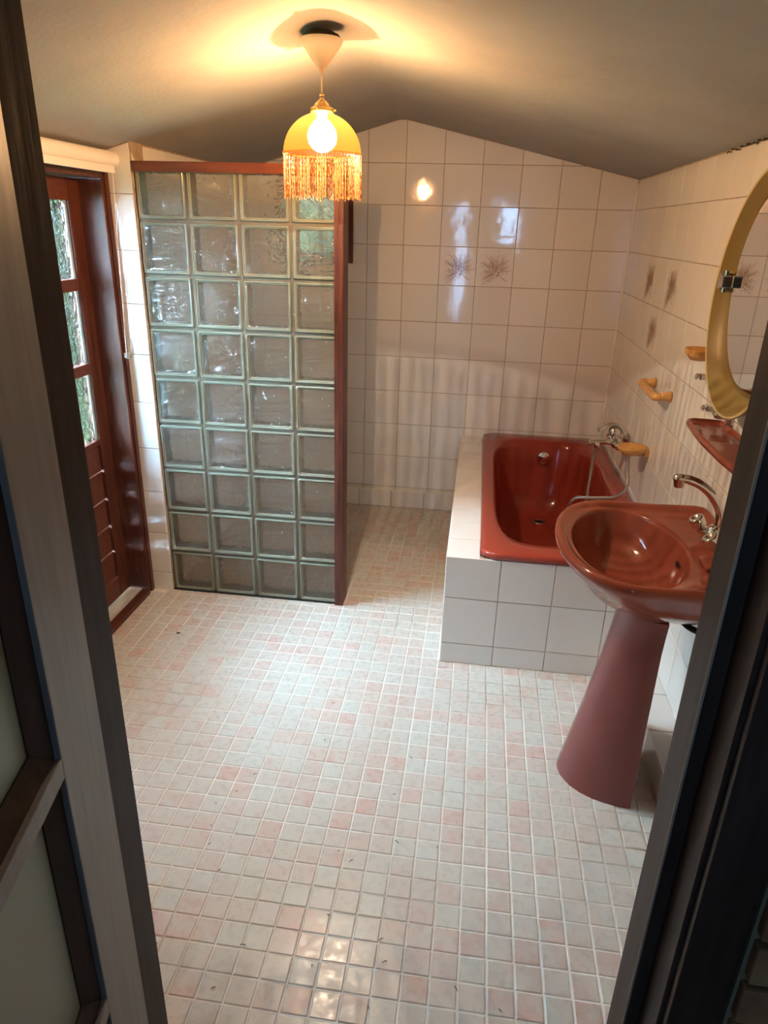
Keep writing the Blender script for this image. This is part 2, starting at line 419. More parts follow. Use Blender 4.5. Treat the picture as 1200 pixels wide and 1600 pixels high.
# stub wall beside the garden door (faces the camera) and shower side wall
ws = box('wall_stub', (-0.30, -0.008, -0.05), (0.0, 0.10, 1.90), 'wall_grout', kind='structure', label='narrow cream tiled wall strip between garden door and glass blocks', cat='wall')
tile_wall(ws, (0, -0.008 + .0035, 0), (1, 0, 0), (0, 0, 1), [XL + .002, -0.0005], [-.11 + .2 * k for k in range(0, 10)] + [2.0], [(ceilL[0], 1, ceilL[2] - .004)])
wsh = box('wall_shower', (-0.30, 0.10, -0.05), (XS - .0025, YB, 1.92), 'wall_grout', kind='structure', label='cream tiled side wall inside the shower corner', cat='wall')
tile_wall(wsh, (XS - .006, 0, 0), (0, 1, 0), (0, 0, 1), [0.0] + [0.097 + .2 * k for k in range(0, 7)], [z for z in ROWS if z < 1.8] + [1.862])
# left wall with the garden door opening (y -0.93..-0.012)
DY0, DY1, DZ = -0.93, -0.012, 1.772
bm = bmesh.new()
add_box(bm, (-0.30, -2.03, -0.05), (XL, DY0, 1.90)); add_box(bm, (-0.30, DY0, DZ), (XL, -0.008, 1.90))
wl = obj('wall_left', bm, 'wall_grout', kind='structure', label='tiled side wall around the dark garden door', cat='wall')
tile_wall(wl, (XL - .0035, 0, 0), (0, 1, 0), (0, 0, 1), [-1.9] + [DY0 - .2 * k for k in range(4, -1, -1)], [-.11 + .2 * k for k in range(0, 10)] + [1.835])
# front wall around the doorway
FX_L, FX_R, FZ = 0.775, 1.685, 1.955
bm = bmesh.new()
add_box(bm, (-0.30, -2.03, -.05), (FX_L, YF, 2.2)); add_box(bm, (FX_R, -2.03, -.05), (XR + .2, YF, 2.2)); add_box(bm, (FX_L, -2.03, FZ + .04), (FX_R, YF, 2.2))
wf = obj('wall_front', bm, 'plain_plaster', kind='structure', label='plastered wall around the entrance doorway', cat='wall')
# ceiling: two slopes meeting in a softened ridge
bm = bmesh.new()
xs = [-0.30, -0.11, 0, .2, .4, .6, .7, .76, .8, .83, .86, .89, .92, .96, 1.02, 1.1, 1.3, 1.6, 1.85, 2.074, 2.3]
def cz(x):
    d = 0.07; z = ceil_z(x)
    if abs(x - RX) < d: z = z - 0.0635 * d * (1 - abs(x - RX) / d) ** 2 * 2
    return z
ny = 16
rows = []
for j in range(ny + 1):
    y = -2.06 + (YB + .26) * j / ny + 2.06 * j / ny * 1.0
    rows.append([bm.verts.new((x, y, cz(x) + (0.0035 * math.sin(x * 7.1 + y * 3.3) * math.cos(y * 2.1 - x) if 0.1 < x < 1.95 and 0 < j < ny else 0))) for x in xs])
for a, b in zip(rows, rows[1:]):
    for i in range(len(xs) - 1): bm.faces.new((a[i], b[i], b[i + 1], a[i + 1]))
top = [[bm.verts.new((v.co.x, v.co.y, v.co.z + .12)) for v in (rows[0][0], rows[0][10], rows[0][-1])], [bm.verts.new((v.co.x, v.co.y, v.co.z + .12)) for v in (rows[-1][0], rows[-1][10], rows[-1][-1])]]
bm.faces.new((top[0][0], top[0][1], top[1][1], top[1][0])); bm.faces.new((top[0][1], top[0][2], top[1][2], top[1][1]))
ce = obj('ceiling', bm, 'ceiling_plaster', smooth=True, kind='structure', label='plastered sloping ceiling rising to a soft ridge', cat='ceiling')

# skirting ledges
sk = box('baseboard_back', (XS, 1.2335, -.02), (1.262, YB, 0.1065), 'wall_grout', kind='structure', label='low tiled ledge along the foot of the far wall', cat='skirting')
tile_wall(sk, (0, 1.2335 + .0035, 0), (1, 0, 0), (0, 0, 1), [0.0] + [0.8846 - .018 + 0.2 * k for k in range(-4, 2)] + [1.262], [0.0, 0.1105], name='ledge_tile')
tile_wall(sk, (0, 0, 0.1065 - .0035), (1, 0, 0), (0, 1, 0), [0.0] + [0.8846 + 0.2 * k for k in range(-4, 2)] + [1.262], [1.2325, YB - .002], name='ledge_tile')
sr = box('baseboard_right', (1.973, -1.90, -.02), (XR, -0.372, 0.1065), 'wall_grout', kind='structure', label='low tiled ledge along the wall behind the pedestal', cat='skirting')
usk = [0.372] + [0.6 + 0.2 * k for k in range(0, 7)] + [1.9]
tile_wall(sr, (1.973 - .0025 + .006, 0, 0), (0, -1, 0), (0, 0, 1), usk, [0.0, 0.1105], name='ledge_tile')
tile_wall(sr, (0, 0, 0.1065 - .0035), (1, 0, 0), (0, 1, 0), [1.971, XR - .002], [-u for u in reversed(usk)], name='ledge_tile')
# silicone bead in the far corner
bm = bmesh.new(); add_tube(bm, [(XR - .004, YB - .004, .48 + .03 * k) for k in range(46)], 0.008, 6)
obj('trim_1', bm, 'silicone', smooth=True, kind='structure', label='pale silicone bead in the far wall corner above the bathtub', cat='sealant')

# printed spray of grass on some tiles
def print_mesh():
    rn = random.Random(11); bm = bmesh.new()
    def stroke(p, ang, L, w, curve=0.0, n=4):
        pts = [Vector(p)]; a = ang
        for k in range(n):
            a += curve / n; pts.append(pts[-1] + Vector((math.cos(a), math.sin(a))) * (L / n))
        prev = None
        for k, q in enumerate(pts):
            t = (pts[min(k + 1, n)] - pts[max(k - 1, 0)]).normalized(); nn = Vector((-t.y, t.x)); ww = w * (1 - 0.75 * abs(2 * k / n - 0.7) / 1.3)
            c = (bm.verts.new((*(q + nn * ww), 0)), bm.verts.new((*(q - nn * ww), 0)))
            if prev: bm.faces.new((prev[0], prev[1], c[1], c[0]))
            prev = c
        return pts, a
    base = Vector((0.018, -0.030))
    stroke((0.072, -0.068), math.radians(172), 0.062, 0.0011, -0.9, 8)
    stroke((0.066, -0.062), math.radians(176), 0.05, 0.0008, -1.1, 8)
    for k in range(60):
        ang = math.radians(12 + 215 * k / 59 + rn.uniform(-6, 6)); L = rn.uniform(0.05, 0.10)
        if math.cos(ang) > 0.3: L *= .72
        if ang > math.radians(180): L *= 0.8
        pts, a = stroke(base + Vector((rn.uniform(-.03, .015), rn.uniform(-.012, .03))), ang, L, 0.00038, rn.uniform(-.5, .5), 6)
        for q in pts[2:]:
            for s in (-1, 1):
                if rn.random() < .85: stroke(q, a + s * rn.uniform(.4, .9), rn.uniform(.008, .016), rn.uniform(.0004, .0009), rn.uniform(-.4, .4), 3)
    for k in range(8): stroke(base + Vector((rn.uniform(-.01, .012), rn.uniform(-.012, .01))), rn.uniform(0, 6), .012, .0018, .5, 3)
    lim = 0.09
    for v in bm.verts: v.co.x = max(-lim, min(lim, v.co.x)); v.co.y = max(-lim, min(lim, v.co.y))
    me = bpy.data.meshes.new('grass_print'); bm.to_mesh(me); bm.free(); me.materials.append(MATS['brown_print']); return me
PM = print_mesh()
def put_print(t):
    o = obj('grass_print', PM, None, t, mw=Matrix.Translation((0, 0, 0.0064))); o['label'] = 'brown printed spray of grasses'
def row_of(vs_, z): return min(range(len(vs_)), key=lambda k: abs(vs_[k] - z))
for x in (1.0846, 1.2846): put_print(tb[(row_of(us, x), row_of(ROWS, 1.31))])
for y1, z in ((0.8, 1.31), (0.4, 1.31), (0.6, 1.11)): put_print(tr_[(row_of(usr, -y1), row_of(vr, z))])

# ------------------------------------------------------------------ glass block screen
gw = empty('glass_block_screen', (0.4, 0.04, 0), 'shower screen of wavy glass blocks framed in dark mahogany', 'shower screen')
def block_meshes():
    bm = bmesh.new(); s = 0.0942
    def ring(h, y, c):      # rounded square loop
        pts = []
        for (sx, sz, a0) in ((1, 1, 0), (-1, 1, 90), (-1, -1, 180), (1, -1, 270)):
            for k in range(4):
                a = math.radians(a0 + 30 * k); pts.append((sx * (h - c) + c * math.cos(a), y, sz * (h - c) + c * math.sin(a)))
        return pts
    prof = [(s, .008, .006), (s - .0015, .002, .006), (s - .004, 0, .008), (s - .0065, .0005, .008), (s - .008, .004, .008), (s - .0105, .0035, .008), (s - .0125, .007, .009),
            (s - .014, .009, .01), (s - .0125, .016, .012), (s - .0125, .064, .012), (s - .014, .071, .01), (s - .0125, .073, .009), (s - .0065, .0795, .008), (s - .004, .08, .008), (s - .0015, .078, .006), (s, .072, .006)]
    R = [ring(*q) for q in prof]; add_loft(bm, R + [R[0]])
    bmesh.ops.remove_doubles(bm, verts=bm.verts, dist=1e-6); bmesh.ops.recalc_face_normals(bm, faces=bm.faces)
    me = bpy.data.meshes.new('glass_block'); bm.to_mesh(me); bm.free(); me.materials.append(MATS['block_glass_rim'])
    bm = bmesh.new(); n = 12; h = s - .0135; g = [[bm.verts.new((-h + 2 * h * i / n, 0.0012 * math.sin(i * 1.9 + j) * math.sin(j * 1.3 - i * .4), -h + 2 * h * j / n)) for i in range(n + 1)] for j in range(n + 1)]
    for j in range(n):
        for i in range(n): bm.faces.new((g[j][i], g[j][i + 1], g[j + 1][i + 1], g[j + 1][i])).smooth = True
    mp = bpy.data.meshes.new('pane'); bm.to_mesh(mp); bm.free(); mp.materials.append(MATS['wavy_block_glass'])
    return me, mp
BM, PN = block_meshes()
PN2 = PN.copy(); PN2.materials[0] = MATS['clear_block_glass']
for rI in range(9):
    for c in range(4):
        o = obj('glass_block', BM, None, gw, mw=off(gw) @ Matrix.Translation((0.1 + .2 * c, 0, 0.1 + .2 * rI)))
        obj('pane', PN, None, o, mw=Matrix.Translation((0, .0085, 0)))
        obj('pane', PN2, None, o, mw=Matrix.Translation((0, .0715, 0)) @ Matrix.Rotation(math.pi, 4, 'Z'))
for c in range(4): box('mortar_joint', (.2 * c - .0056, .008, 0), (.2 * c + .0056, .072, 1.79), 'mortar', gw)
for rI in range(9): box('mortar_joint', (0, .009, .2 * rI - (.0056 if rI else 0)), (.768, .071, .2 * rI + .0056), 'mortar', gw)
box('top_rail', (0.003, -0.014, 1.767), (0.808, 0.088, 1.803), 'mahogany_along_x', gw, .002)
bm = bmesh.new()
add_box(bm, (0.768, -0.014, 0.0), (0.805, 0.082, 1.767), .002)
obj('post', bm, 'mahogany', gw, mw=off(gw))
box('post_groove', (0.786, -0.0150, 0.004), (0.789, -0.0138, 1.764), 'dark_stained_frame', gw)
box('bottom_strip', (0.0, -0.004, -.003), (0.766, .084, .0075), 'black_rubber', gw)

# ------------------------------------------------------------------ shower window in the far wall
w1 = empty('window_1', ((WX0 + WX1) / 2, YB, WZ0), 'small dark wood casement window in the far wall behind the glass blocks', 'window', kind='structure')
for lo, hi in (((WX0, YB - .012, WZ0), (WX0 + .05, YB + .10, WZ1)), ((WX1 - .05, YB - .012, WZ0), (WX1, YB + .10, WZ1)),
               ((WX0 + .05, YB - .012, WZ0), (WX1 - .05, YB + .10, WZ0 + .05)), ((WX0 + .05, YB - .012, WZ1 - .05), (WX1 - .05, YB + .10, WZ1))):
    box('window_frame', lo, hi, 'mahogany', w1, .003)
wm = (WX0 + WX1) / 2
box('mullion', (wm - .013, YB + .02, WZ0 + .05), (wm + .013, YB + .05, WZ1 - .05), 'mahogany', w1, .002)
for a, b_ in ((WX0 + .05, wm - .013), (wm + .013, WX1 - .05)): box('pane', (a, YB + .034, WZ0 + .05), (b_, YB + .037, WZ1 - .05), 'window_glass', w1)

# ------------------------------------------------------------------ bath surround and bathtub
SX0, SY0, SZ = 1.268, -0.372, 0.466
bs = box('bath_surround', (SX0 + .0025, SY0 + .0025, -.003), (SX0 + .125, YB - .002, SZ - .0025), 'wall_grout', label='white tiled boxed-in surround carrying the red bathtub', cat='bath surround')
box('front_core', (SX0 + .125, SY0 + .0025, -.003), (1.972, SY0 + .03, SZ - .0025), 'wall_grout', bs)
fx = [SX0, 1.474, 1.674, 1.874, XR - .012]
tile_wall(bs, (0, SY0 + .006, 0), (1, 0, 0), (0, 0, 1), fx, [0, .09, .292, SZ], name='surround_tile')
tile_wall(bs, (SX0 + .006, 0, 0), (0, -1, 0), (0, 0, 1), [-1.2325 + .2 * k for k in range(0, 8)] + [.372], [0, .09, .292, SZ], name='surround_tile')
tile_wall(bs, (0, 0, SZ - .006), (1, 0, 0), (0, 1, 0), [SX0, 1.3955], [SY0 + .17 * k for k in range(0, 10)] + [YB - .002], name='ledge_tile')

def superring(cx, cyy, a, b, z, n, N_=96):
    out = []
    for k in range(N_):
        t = 2 * math.pi * k / N_; c, s = math.cos(t), math.sin(t)
        # sample more evenly on rectangles
        rr = (abs(c / a) ** n + abs(s / b) ** n) ** (-1 / n)
        out.append(Vector((cx + rr * c, cyy + rr * s, z)))
    return out
def superring2(cx, cyy, a, b, z, n, N_=96):
    out = []
    for k in range(N_):
        t = 2 * math.pi * k / N_; c, s = math.cos(t), math.sin(t)
        x = a * math.copysign(abs(c) ** (2 / n), c); y = b * math.copysign(abs(s) ** (2 / n), s)
        out.append(Vector((cx + x, cyy + y, z)))
    return out
tub = empty('bathtub', (1.735, 0.46, 0), 'brick red enamelled bathtub set in the white tiled surround', 'bathtub')
bm = bmesh.new()
cx, cyy, a, b = 1.7305, 0.4595, 0.3375, 0.8335
R = [superring(cx, cyy, a - .008, b - .008, SZ + .0, 40), superring(cx, cyy, a, b, SZ + .004, 34), superring(cx, cyy, a, b, SZ + .018, 34), superring(cx, cyy, a - .004, b - .004, SZ + .026, 28),
     superring(cx, cyy, a - .012, b - .012, SZ + .029, 22), superring(cx - .004, cyy, a - .050, b - .075, SZ + .027, 7), superring(cx - .006, cyy, .277, .722, SZ + .023, 5.0),
     superring(cx - .006, cyy, .268, .712, SZ + .010, 4.8), superring(cx - .006, cyy, .262, .704, SZ - .02, 4.6), superring(cx - .006, cyy + .01, .250, .675, .30, 4.4),
     superring(cx - .006, cyy + .04, .232, .62, .18, 4.2), superring(cx - .006, cyy + .07, .205, .56, .115, 3.6), superring(cx - .006, cyy + .09, .165, .50, .090, 3.2), superring(cx - .006, cyy + .1, .10, .40, .083, 3), superring(cx - .006, cyy + .11, .03, .2, .081, 2.5)]
add_loft(bm, R, cap1=True)
obj('tub_shell', bm, 'red_enamel', tub, smooth=True, mw=off(tub))
bm = bmesh.new(); Mx = Matrix.Rotation(math.radians(90), 4, 'X')
add_lathe(bm, [(.0, 0), (.034, 0), (.039, .008), (.0375, .022), (.031, .028), (0.0, .029)], (1.745, 1.152, .404), 28, Mx, cap=False)
obj('overflow_knob', bm, 'chrome', tub, smooth=True, mw=off(tub))['label'] = 'round chrome overflow knob'
bm = bmesh.new(); add_lathe(bm, [(.038, 0), (.036, .004), (.028, .003), (.024, -.003)], (1.742, .965, .0840), 28, cap=False)
dr = obj('drain', bm, 'brushed_steel', tub, smooth=True, mw=off(tub))
bm = bmesh.new(); add_lathe(bm, [(.0, 0), (.0245, 0)], (1.742, .965, .0848), 28, cap=False); obj('drain_hole', bm, 'black_rubber', dr)
bm = bmesh.new(); add_tube(bm, [(XR - .014, y / 20, SZ + .012) for y in range(-7, 26)], 0.006, 6)
add_tube(bm, [(1.40 + .02 * k, YB - .008, SZ + .012) for k in range(33)], 0.005, 6)
obj('sealant', bm, 'silicone', tub, smooth=True, mw=off(tub))

# bath mixer on the side wall
MY = 0.55
mx_ = empty('bath_mixer', (XR, MY, 0.70), 'chrome single lever bath mixer with hose on the wall above the bathtub', 'tap')
def T(o): return off(o)
bm = bmesh.new()
add_tube(bm, smooth_path([(2.005, MY - .085, .69), (2.0, MY - .05, .695), (1.995, MY, .70), (2.0, MY + .05, .695), (2.005, MY + .085, .69)], 4), [.018] * 4 + [.026] * 4 + [.028] * 4 + [.024] * 4 + [.018], 16)
for s in (-.075, .075):
    add_tube(bm, [(XR - .006, MY + s, .69), (2.005, MY + s, .69)], .017, 14)
    add_lathe(bm, [(.034, 0), (.034, .003), (.026, .010), (.017, .013)], (XR - .005, MY + s, .69), 20, Matrix.Rotation(math.radians(-90), 4, 'Y'))
obj('body', bm, 'chrome', mx_, smooth=True, mw=T(mx_))
bm = bmesh.new()
P_ = smooth_path([(1.998, MY - .01, .690), (1.95, MY - .01, .692), (1.910, MY - .01, .688), (1.880, MY - .01, .680)], 5)
add_loft(bm, [[Vector((p.x, p.y + .027 * w_ * c_, p.z + .013 * s_)) for c_, s_ in [(math.cos(2 * math.pi * k / 16), math.sin(2 * math.pi * k / 16)) for k in range(16)]] for p, w_ in zip(P_, [1.0 - .02 * k for k in range(len(P_))])], True, True)
obj('spout', bm, 'chrome', mx_, smooth=True, mw=T(mx_))
bm = bmesh.new(); add_lathe(bm, [(.031, -.020), (.033, .004), (.031, .022), (.022, .034), (0.001, .038)], (1.992, MY, .728), 24); obj('cartridge_cap', bm, 'chrome', mx_, smooth=True, mw=T(mx_))
bm = bmesh.new()
P_ = smooth_path([(2.030, MY, .738), (2.012, MY, .764), (1.985, MY, .775), (1.955, MY, .768), (1.932, MY, .752), (1.918, MY, .744)], 4)
add_loft(bm, [[Vector((p.x, p.y + .021 * c_, p.z + .008 * s_)) for c_, s_ in [(math.cos(2 * math.pi * k / 14), math.sin(2 * math.pi * k / 14)) for k in range(14)]] for p in P_], True, True)
obj('lever', bm, 'brushed_steel', mx_, smooth=True, mw=T(mx_))
bm = bmesh.new(); add_tube(bm, [(1.916, MY - .03, .690), (1.916, MY - .03, .664)], .012, 12); obj('hose_outlet', bm, 'chrome', mx_, smooth=True, mw=T(mx_))
hp = smooth_path([(1.916, MY - .03, .666), (1.908, .52, .62), (1.904, .505, .54), (1.900, .49, .47), (1.893, .46, .415), (1.86, .40, .33), (1.79, .33, .33), (1.780, .27, .44), (1.803, .225, .512), (1.842, .20, .527), (1.905, .20, .531), (1.960, .20, .538), (1.994, .20, .563), (2.008, .20, .605), (2.002, .20, .66), (1.990, .20, .722)], 10)
bm = bmesh.new(); rad = [0.0068 + (0.0009 if (k // 1) % 2 else 0) for k in range(len(hp))]; add_tube(bm, hp, rad, 10)
m = mat('steel_hose', (0.55, 0.53, 0.50), 0.30, metal=1.0); N = NT(m)
wv = N.n('ShaderNodeTexWave'); wv.inputs['Scale'].default_value = 90; wv.bands_direction = 'DIAGONAL'; N.l(N.wpos(), wv.inputs['Vector']); bq = N.bump(wv.outputs[0], .6, .004); N.l(bq.outputs[0], N.p.inputs['Normal'])
obj('hose', bm, 'steel_hose', mx_, smooth=True, mw=T(mx_))

# ochre soap dish and grab bar
def leaf_dish(name, y, z, L, W, label, cat, x_wall=XR):
    e = empty(name, (x_wall, y, z), label, cat)
    bm = bmesh.new(); R = []
    for (s, dz, k) in ((0.15, -.030, 0), (.62, -.026, 0), (.95, -.008, 0), (1.0, .004, 0), (.96, .009, 0), (.84, .004, 0), (.55, -.008, 0), (.15, -.012, 0)):
        ring = []
        for i in range(40):
            t = 2 * math.pi * i / 40; c, sn = math.cos(t), math.sin(t)
            px = -(L / 2) + (L / 2) * s * (c if c > 0 else c); py = (W / 2) * s * sn * (1.0 - .12 * c)
            if c > 0.2: px = min(px, -0.004 * s)
            ring.append((x_wall + px, y + py, z + dz))
        R.append(ring)
    add_loft(bm, R, True, True)
    obj('dish', bm, 'ochre_ceramic', e, smooth=True, mw=off(e))
    bm = bmesh.new(); add_box(bm, (x_wall - .022, y - W * .34, z - .028), (x_wall - .003, y + W * .34, z + .006), .005)
    obj('wall_mount', bm, 'ochre_ceramic', e, mw=off(e))
    return e
leaf_dish('soap_dish', 0.225, 0.758, 0.128, 0.115, 'ochre ceramic soap dish on the wall beside the bath mixer', 'soap dish')
gb = empty('grab_bar', (XR, 0.15, 1.03), 'ochre ceramic grab bar fixed to the tiled wall above the bathtub', 'grab bar')
bm = bmesh.new(); add_tube(bm, smooth_path([(2.030, .285, 1.030), (2.016, .278, 1.028), (2.012, .262, 1.026), (2.012, .15, 1.025), (2.012, .045, 1.024), (2.018, .025, 1.024), (2.034, .018, 1.026)], 5), .0155, 16)
obj('bar', bm, 'ochre_ceramic', gb, smooth=True, mw=off(gb))
for yy in (.285, .018):
    bm = bmesh.new(); add_lathe(bm, [(.0150, 0), (.0158, .018), (.019, .034), (.0225, .040)], (2.0305, yy, 1.028), 20, Matrix.Rotation(math.radians(90), 4, 'Y'))
    obj('end_post', bm, 'ochre_ceramic', gb, smooth=True, mw=off(gb))
ch = leaf_dish('cup_holder', -0.385, 1.262, 0.095, 0.10, 'ochre ceramic cup holder half hidden behind the oval mirror', 'cup holder')

# chrome clamps on the wall behind the mirror
def chrome_hook(y, z, label):
    e = empty('wall_hook', (XR, y, z), label, 'hook', 'chrome wall hooks by the mirror')
    box('back_plate', (XR - .012, y - .026, z - .024), (XR - .0005, y + .026, z + .024), 'brushed_steel', e, .002)
    box('peg', (XR - .040, y - .012, z - .010), (XR - .009, y + .012, z + .008), 'brushed_steel', e, .003)
    bm = bmesh.new(); add_lathe(bm, [(.006, 0), (.010, .002), (.010, .010), (.005, .013)], (XR - .040, y, z), 16, Matrix.Rotation(math.radians(-90), 4, 'Y')); obj('knob', bm, 'chrome', e, smooth=True, mw=off(e))
chrome_hook(-0.395, 1.185, 'upper small chrome hook peeking out beside the ochre mirror frame')
chrome_hook(-0.515, 1.112, 'lower chrome hook above the far end of the red shelf')
chrome_hook(-0.640, 1.120, 'chrome hook tucked between mirror bottom and red shelf')

# ------------------------------------------------------------------ oval mirror
MC = (-0.775, 1.462)
mir = empty('oval_mirror', (XR, MC[0], MC[1]), 'oval wall mirror in a deep ochre dish-shaped frame', 'mirror')
def mx_plane(z): return 2.000 + 0.03 * (z - 1.45)
def oval(a, b, dx, N_=72):
    out = []
    for k in range(N_):
        t = 2 * math.pi * k / N_; y = MC[0] + a * math.cos(t); z = MC[1] + b * math.sin(t)
        out.append(Vector((min(mx_plane(z) + dx, XR - .004), y, z)))
    return out
A_, B_ = 0.292, 0.315
bm = bmesh.new(); add_loft(bm, [oval(A_ - .05, B_ - .05, .055), oval(A_ - .012, B_ - .012, .028), oval(A_ - .002, B_ - .002, .006)], True, False)
obj('frame_back', bm, 'ochre_plastic', mir, smooth=True, mw=off(mir))
bm = bmesh.new(); add_loft(bm, [oval(A_ - .002, B_ - .002, .006), oval(A_, B_, .001), oval(A_ - .003, B_ - .003, -.002), oval(A_ - .008, B_ - .008, .000)])
obj('rim', bm, 'ochre_rim', mir, smooth=True, mw=off(mir))
bm = bmesh.new(); add_loft(bm, [oval(A_ - .008, B_ - .008, .000), oval(A_ - .025, B_ - .025, .020), oval(A_ - .05, B_ - .05, .040), oval(A_ - .09, B_ - .09, .050)], False, True)
obj('frame_dish', bm, 'ochre_plastic', mir, smooth=True, mw=off(mir))
def oval_v(a, b, x, N_=72): return [Vector((x, MC[0] - .012 + a * math.cos(2 * math.pi * k / N_), MC[1] + .012 + b * math.sin(2 * math.pi * k / N_))) for k in range(N_)]
bm = bmesh.new(); add_loft(bm, [oval_v(A_ - .058, B_ - .058, 2.0345), oval_v(A_ - .052, B_ - .052, 2.031), oval_v(A_ - .054, B_ - .054, 2.028), oval_v(A_ - .072, B_ - .072, 2.0235)])
obj('bevelled_edge', bm, mat('mirror_bevel', (0.50, 0.46, 0.36), 0.06, metal=0.9), mir, smooth=True, mw=off(mir))
bm = bmesh.new(); v = [bm.verts.new(p) for p in oval_v(A_ - .072, B_ - .072, 2.0235)]; bm.faces.new(v)
obj('mirror_glass', bm, 'mirror_silver', mir, mw=off(mir))
for s in (1, -1):
    bm = bmesh.new(); yy = MC[0] + s * (A_ - .030); z = 1.482
    add_box(bm, (2.000, yy - .012, z - .022), (2.036, yy + .012, z + .022), .004); add_box(bm, (1.996, yy - .034 * s - .012, z - .017), (2.026, yy - .034 * s + .014, z + .017), .004)
    add_tube(bm, [(2.012, yy - .018 * s, z - .030), (2.012, yy - .018 * s, z + .030)], .0055, 10)
    obj('pivot_clip', bm, 'chrome', mir, mw=off(mir))['label'] = 'chrome pivot clip'

# ------------------------------------------------------------------ red shelf
SHZ = 1.09
shf = empty('wall_shelf', (XR, -0.88, SHZ), 'glossy red ceramic shelf with raised rim under the oval mirror', 'shelf')
def shelf_outline(ins):
    pts = []; y0, y1 = -0.578 - ins, -1.182 + ins
    xf = 1.944 + ins; xb = XR - .006 - ins
    def corner(cxx, cy_, r, a0, a1, n=7): return [(cxx + r * math.cos(math.radians(a0 + (a1 - a0) * k / n)), cy_ + r * math.sin(math.radians(a0 + (a1 - a0) * k / n))) for k in range(n + 1)]
    r = max(.030 - ins * .5, .012)
    pts += [(xb, y0 - .012)] + [(xf + .075, y0 - .002)] + corner(xf + r + .014, y0 - r, r, 90, 180) + [(xf + .006, -.70), (xf, -.80), (xf, -.96), (xf + .006, -1.06)] + corner(xf + r + .014, y1 + r, r, 180, 270) + [(xf + .075, y1 + .002), (xb, y1 + .012)]
    return pts
bm = bmesh.new(); add_loft(bm, [[(x, y, z) for x, y in shelf_outline(i)] for i, z in ((.022, SHZ - .020), (.004, SHZ - .016), (0, SHZ - .006), (.003, SHZ + .004), (.008, SHZ + .005), (.013, SHZ - .001), (.018, SHZ - .005))], True, True)
obj('tray', bm, 'red_ceramic', shf, smooth=False, mw=off(shf))
for yy in (-.68, -1.08): box('bracket', (1.99, yy - .008, SHZ - .045), (XR - .003, yy + .008, SHZ - .0195), 'red_ceramic', shf, .003)

# ------------------------------------------------------------------ washbasin and pedestal
BY = -0.882; BCX = 1.79
def basin_outline(sc=1.0, n_=96, dx=0.0, back=XR - .004):
    """ring of points by angle about (BCX, BY)"""
    out = []
    for k in range(n_):
        t = 2 * math.pi * k / n_; c, s = math.cos(t), math.sin(t)
        lo, hi = 0.0, 0.6
        def inside(r):
            x = BCX + r * c; y = r * s
            if x > back: return False
            if x <= 1.775: return ((1.775 - x) / 0.190) ** 2.15 + (abs(y) / 0.305) ** 2.15 <= 1
            w = 0.305 - 0.020 * ((x - 1.775) / 0.3) ** 1.5
            # rounded back corners
            if x > back - .03: w -= .03 - math.sqrt(max(0, .03 ** 2 - (x - back + .03) ** 2))
            return abs(y) <= w
        for _ in range(26):
            mid = (lo + hi) / 2
            if inside(mid): lo = mid
            else: hi = mid
        out.append(Vector((BCX + lo * c, BY + lo * s, 0)))
    return out
OUT = basin_outline()
def oring(ins, z, tilt=0.0):
    r = []
    for p in OUT:
        d = Vector((p.x - BCX, p.y - BY, 0)); L = d.length; q = d * ((L - ins) / L)
        r.append(Vector((BCX + q.x, BY + q.y, z + tilt * max(0, (BCX + q.x - 1.90)))))
    return r
def oscale(s, z, cxs=None):
    cxs = BCX if cxs is None else cxs
    return [Vector((min(cxs + (p.x - BCX) * s, XR - .004), BY + (p.y - BY) * s, z)) for p in OUT]
def ell(a, b, z, cx=1.786, n_=96): return [Vector((cx + a * math.cos(2 * math.pi * k / n_), BY + b * math.sin(2 * math.pi * k / n_), z)) for k in range(n_)]
bas = empty('washbasin', (1.83, BY, 0), 'brick red ceramic washbasin with a deep oval bowl', 'washbasin')
bm = bmesh.new()
add_loft(bm, [oscale(.30, .625, 1.86), oscale(.52, .645, 1.86), oscale(.74, .690, 1.845), oscale(.90, .742, 1.815), oring(.012, .778), oring(.002, .790), oring(.0, .800), oring(.003, .809, .05), oring(.010, .814, .06), oring(.020, .8125, .05), oring(.030, .806, .05),
               ell(.163, .274, .7985), ell(.157, .268, .798), ell(.153, .263, .7945), ell(.150, .259, .786), ell(.144, .250, .755), ell(.131, .226, .712), ell(.104, .180, .676), ell(.065, .11, .660), ell(.02, .03, .657)], True, True)
obj('basin', bm, 'red_ceramic', bas, smooth=True, mw=off(bas))
bm = bmesh.new(); add_lathe(bm, [(.026, 0), (.024, .004), (.018, .003), (.0, .001)], (1.786, BY, .6575), 24, cap=False); obj('waste', bm, 'chrome', bas, smooth=True, mw=off(bas))
bm = bmesh.new(); add_lathe(bm, [(.0, 0), (.015, 0)], (0, 0, 0), 20, cap=False)
o = obj('overflow_hole', bm, 'black_rubber', bas); o.matrix_basis = off(bas) @ Matrix.Translation((1.9215, BY - .012, .752)) @ Matrix.Rotation(math.radians(-76), 4, 'Y') @ Matrix.Diagonal((.55, 1, 1, 1))
# moulded soap recess on the deck
bm = bmesh.new(); add_box(bm, (1.948, -1.04, .803), (2.02, -0.965, .818), .006); obj('soap_ridge', bm, 'red_ceramic', bas, smooth=True, mw=off(bas))

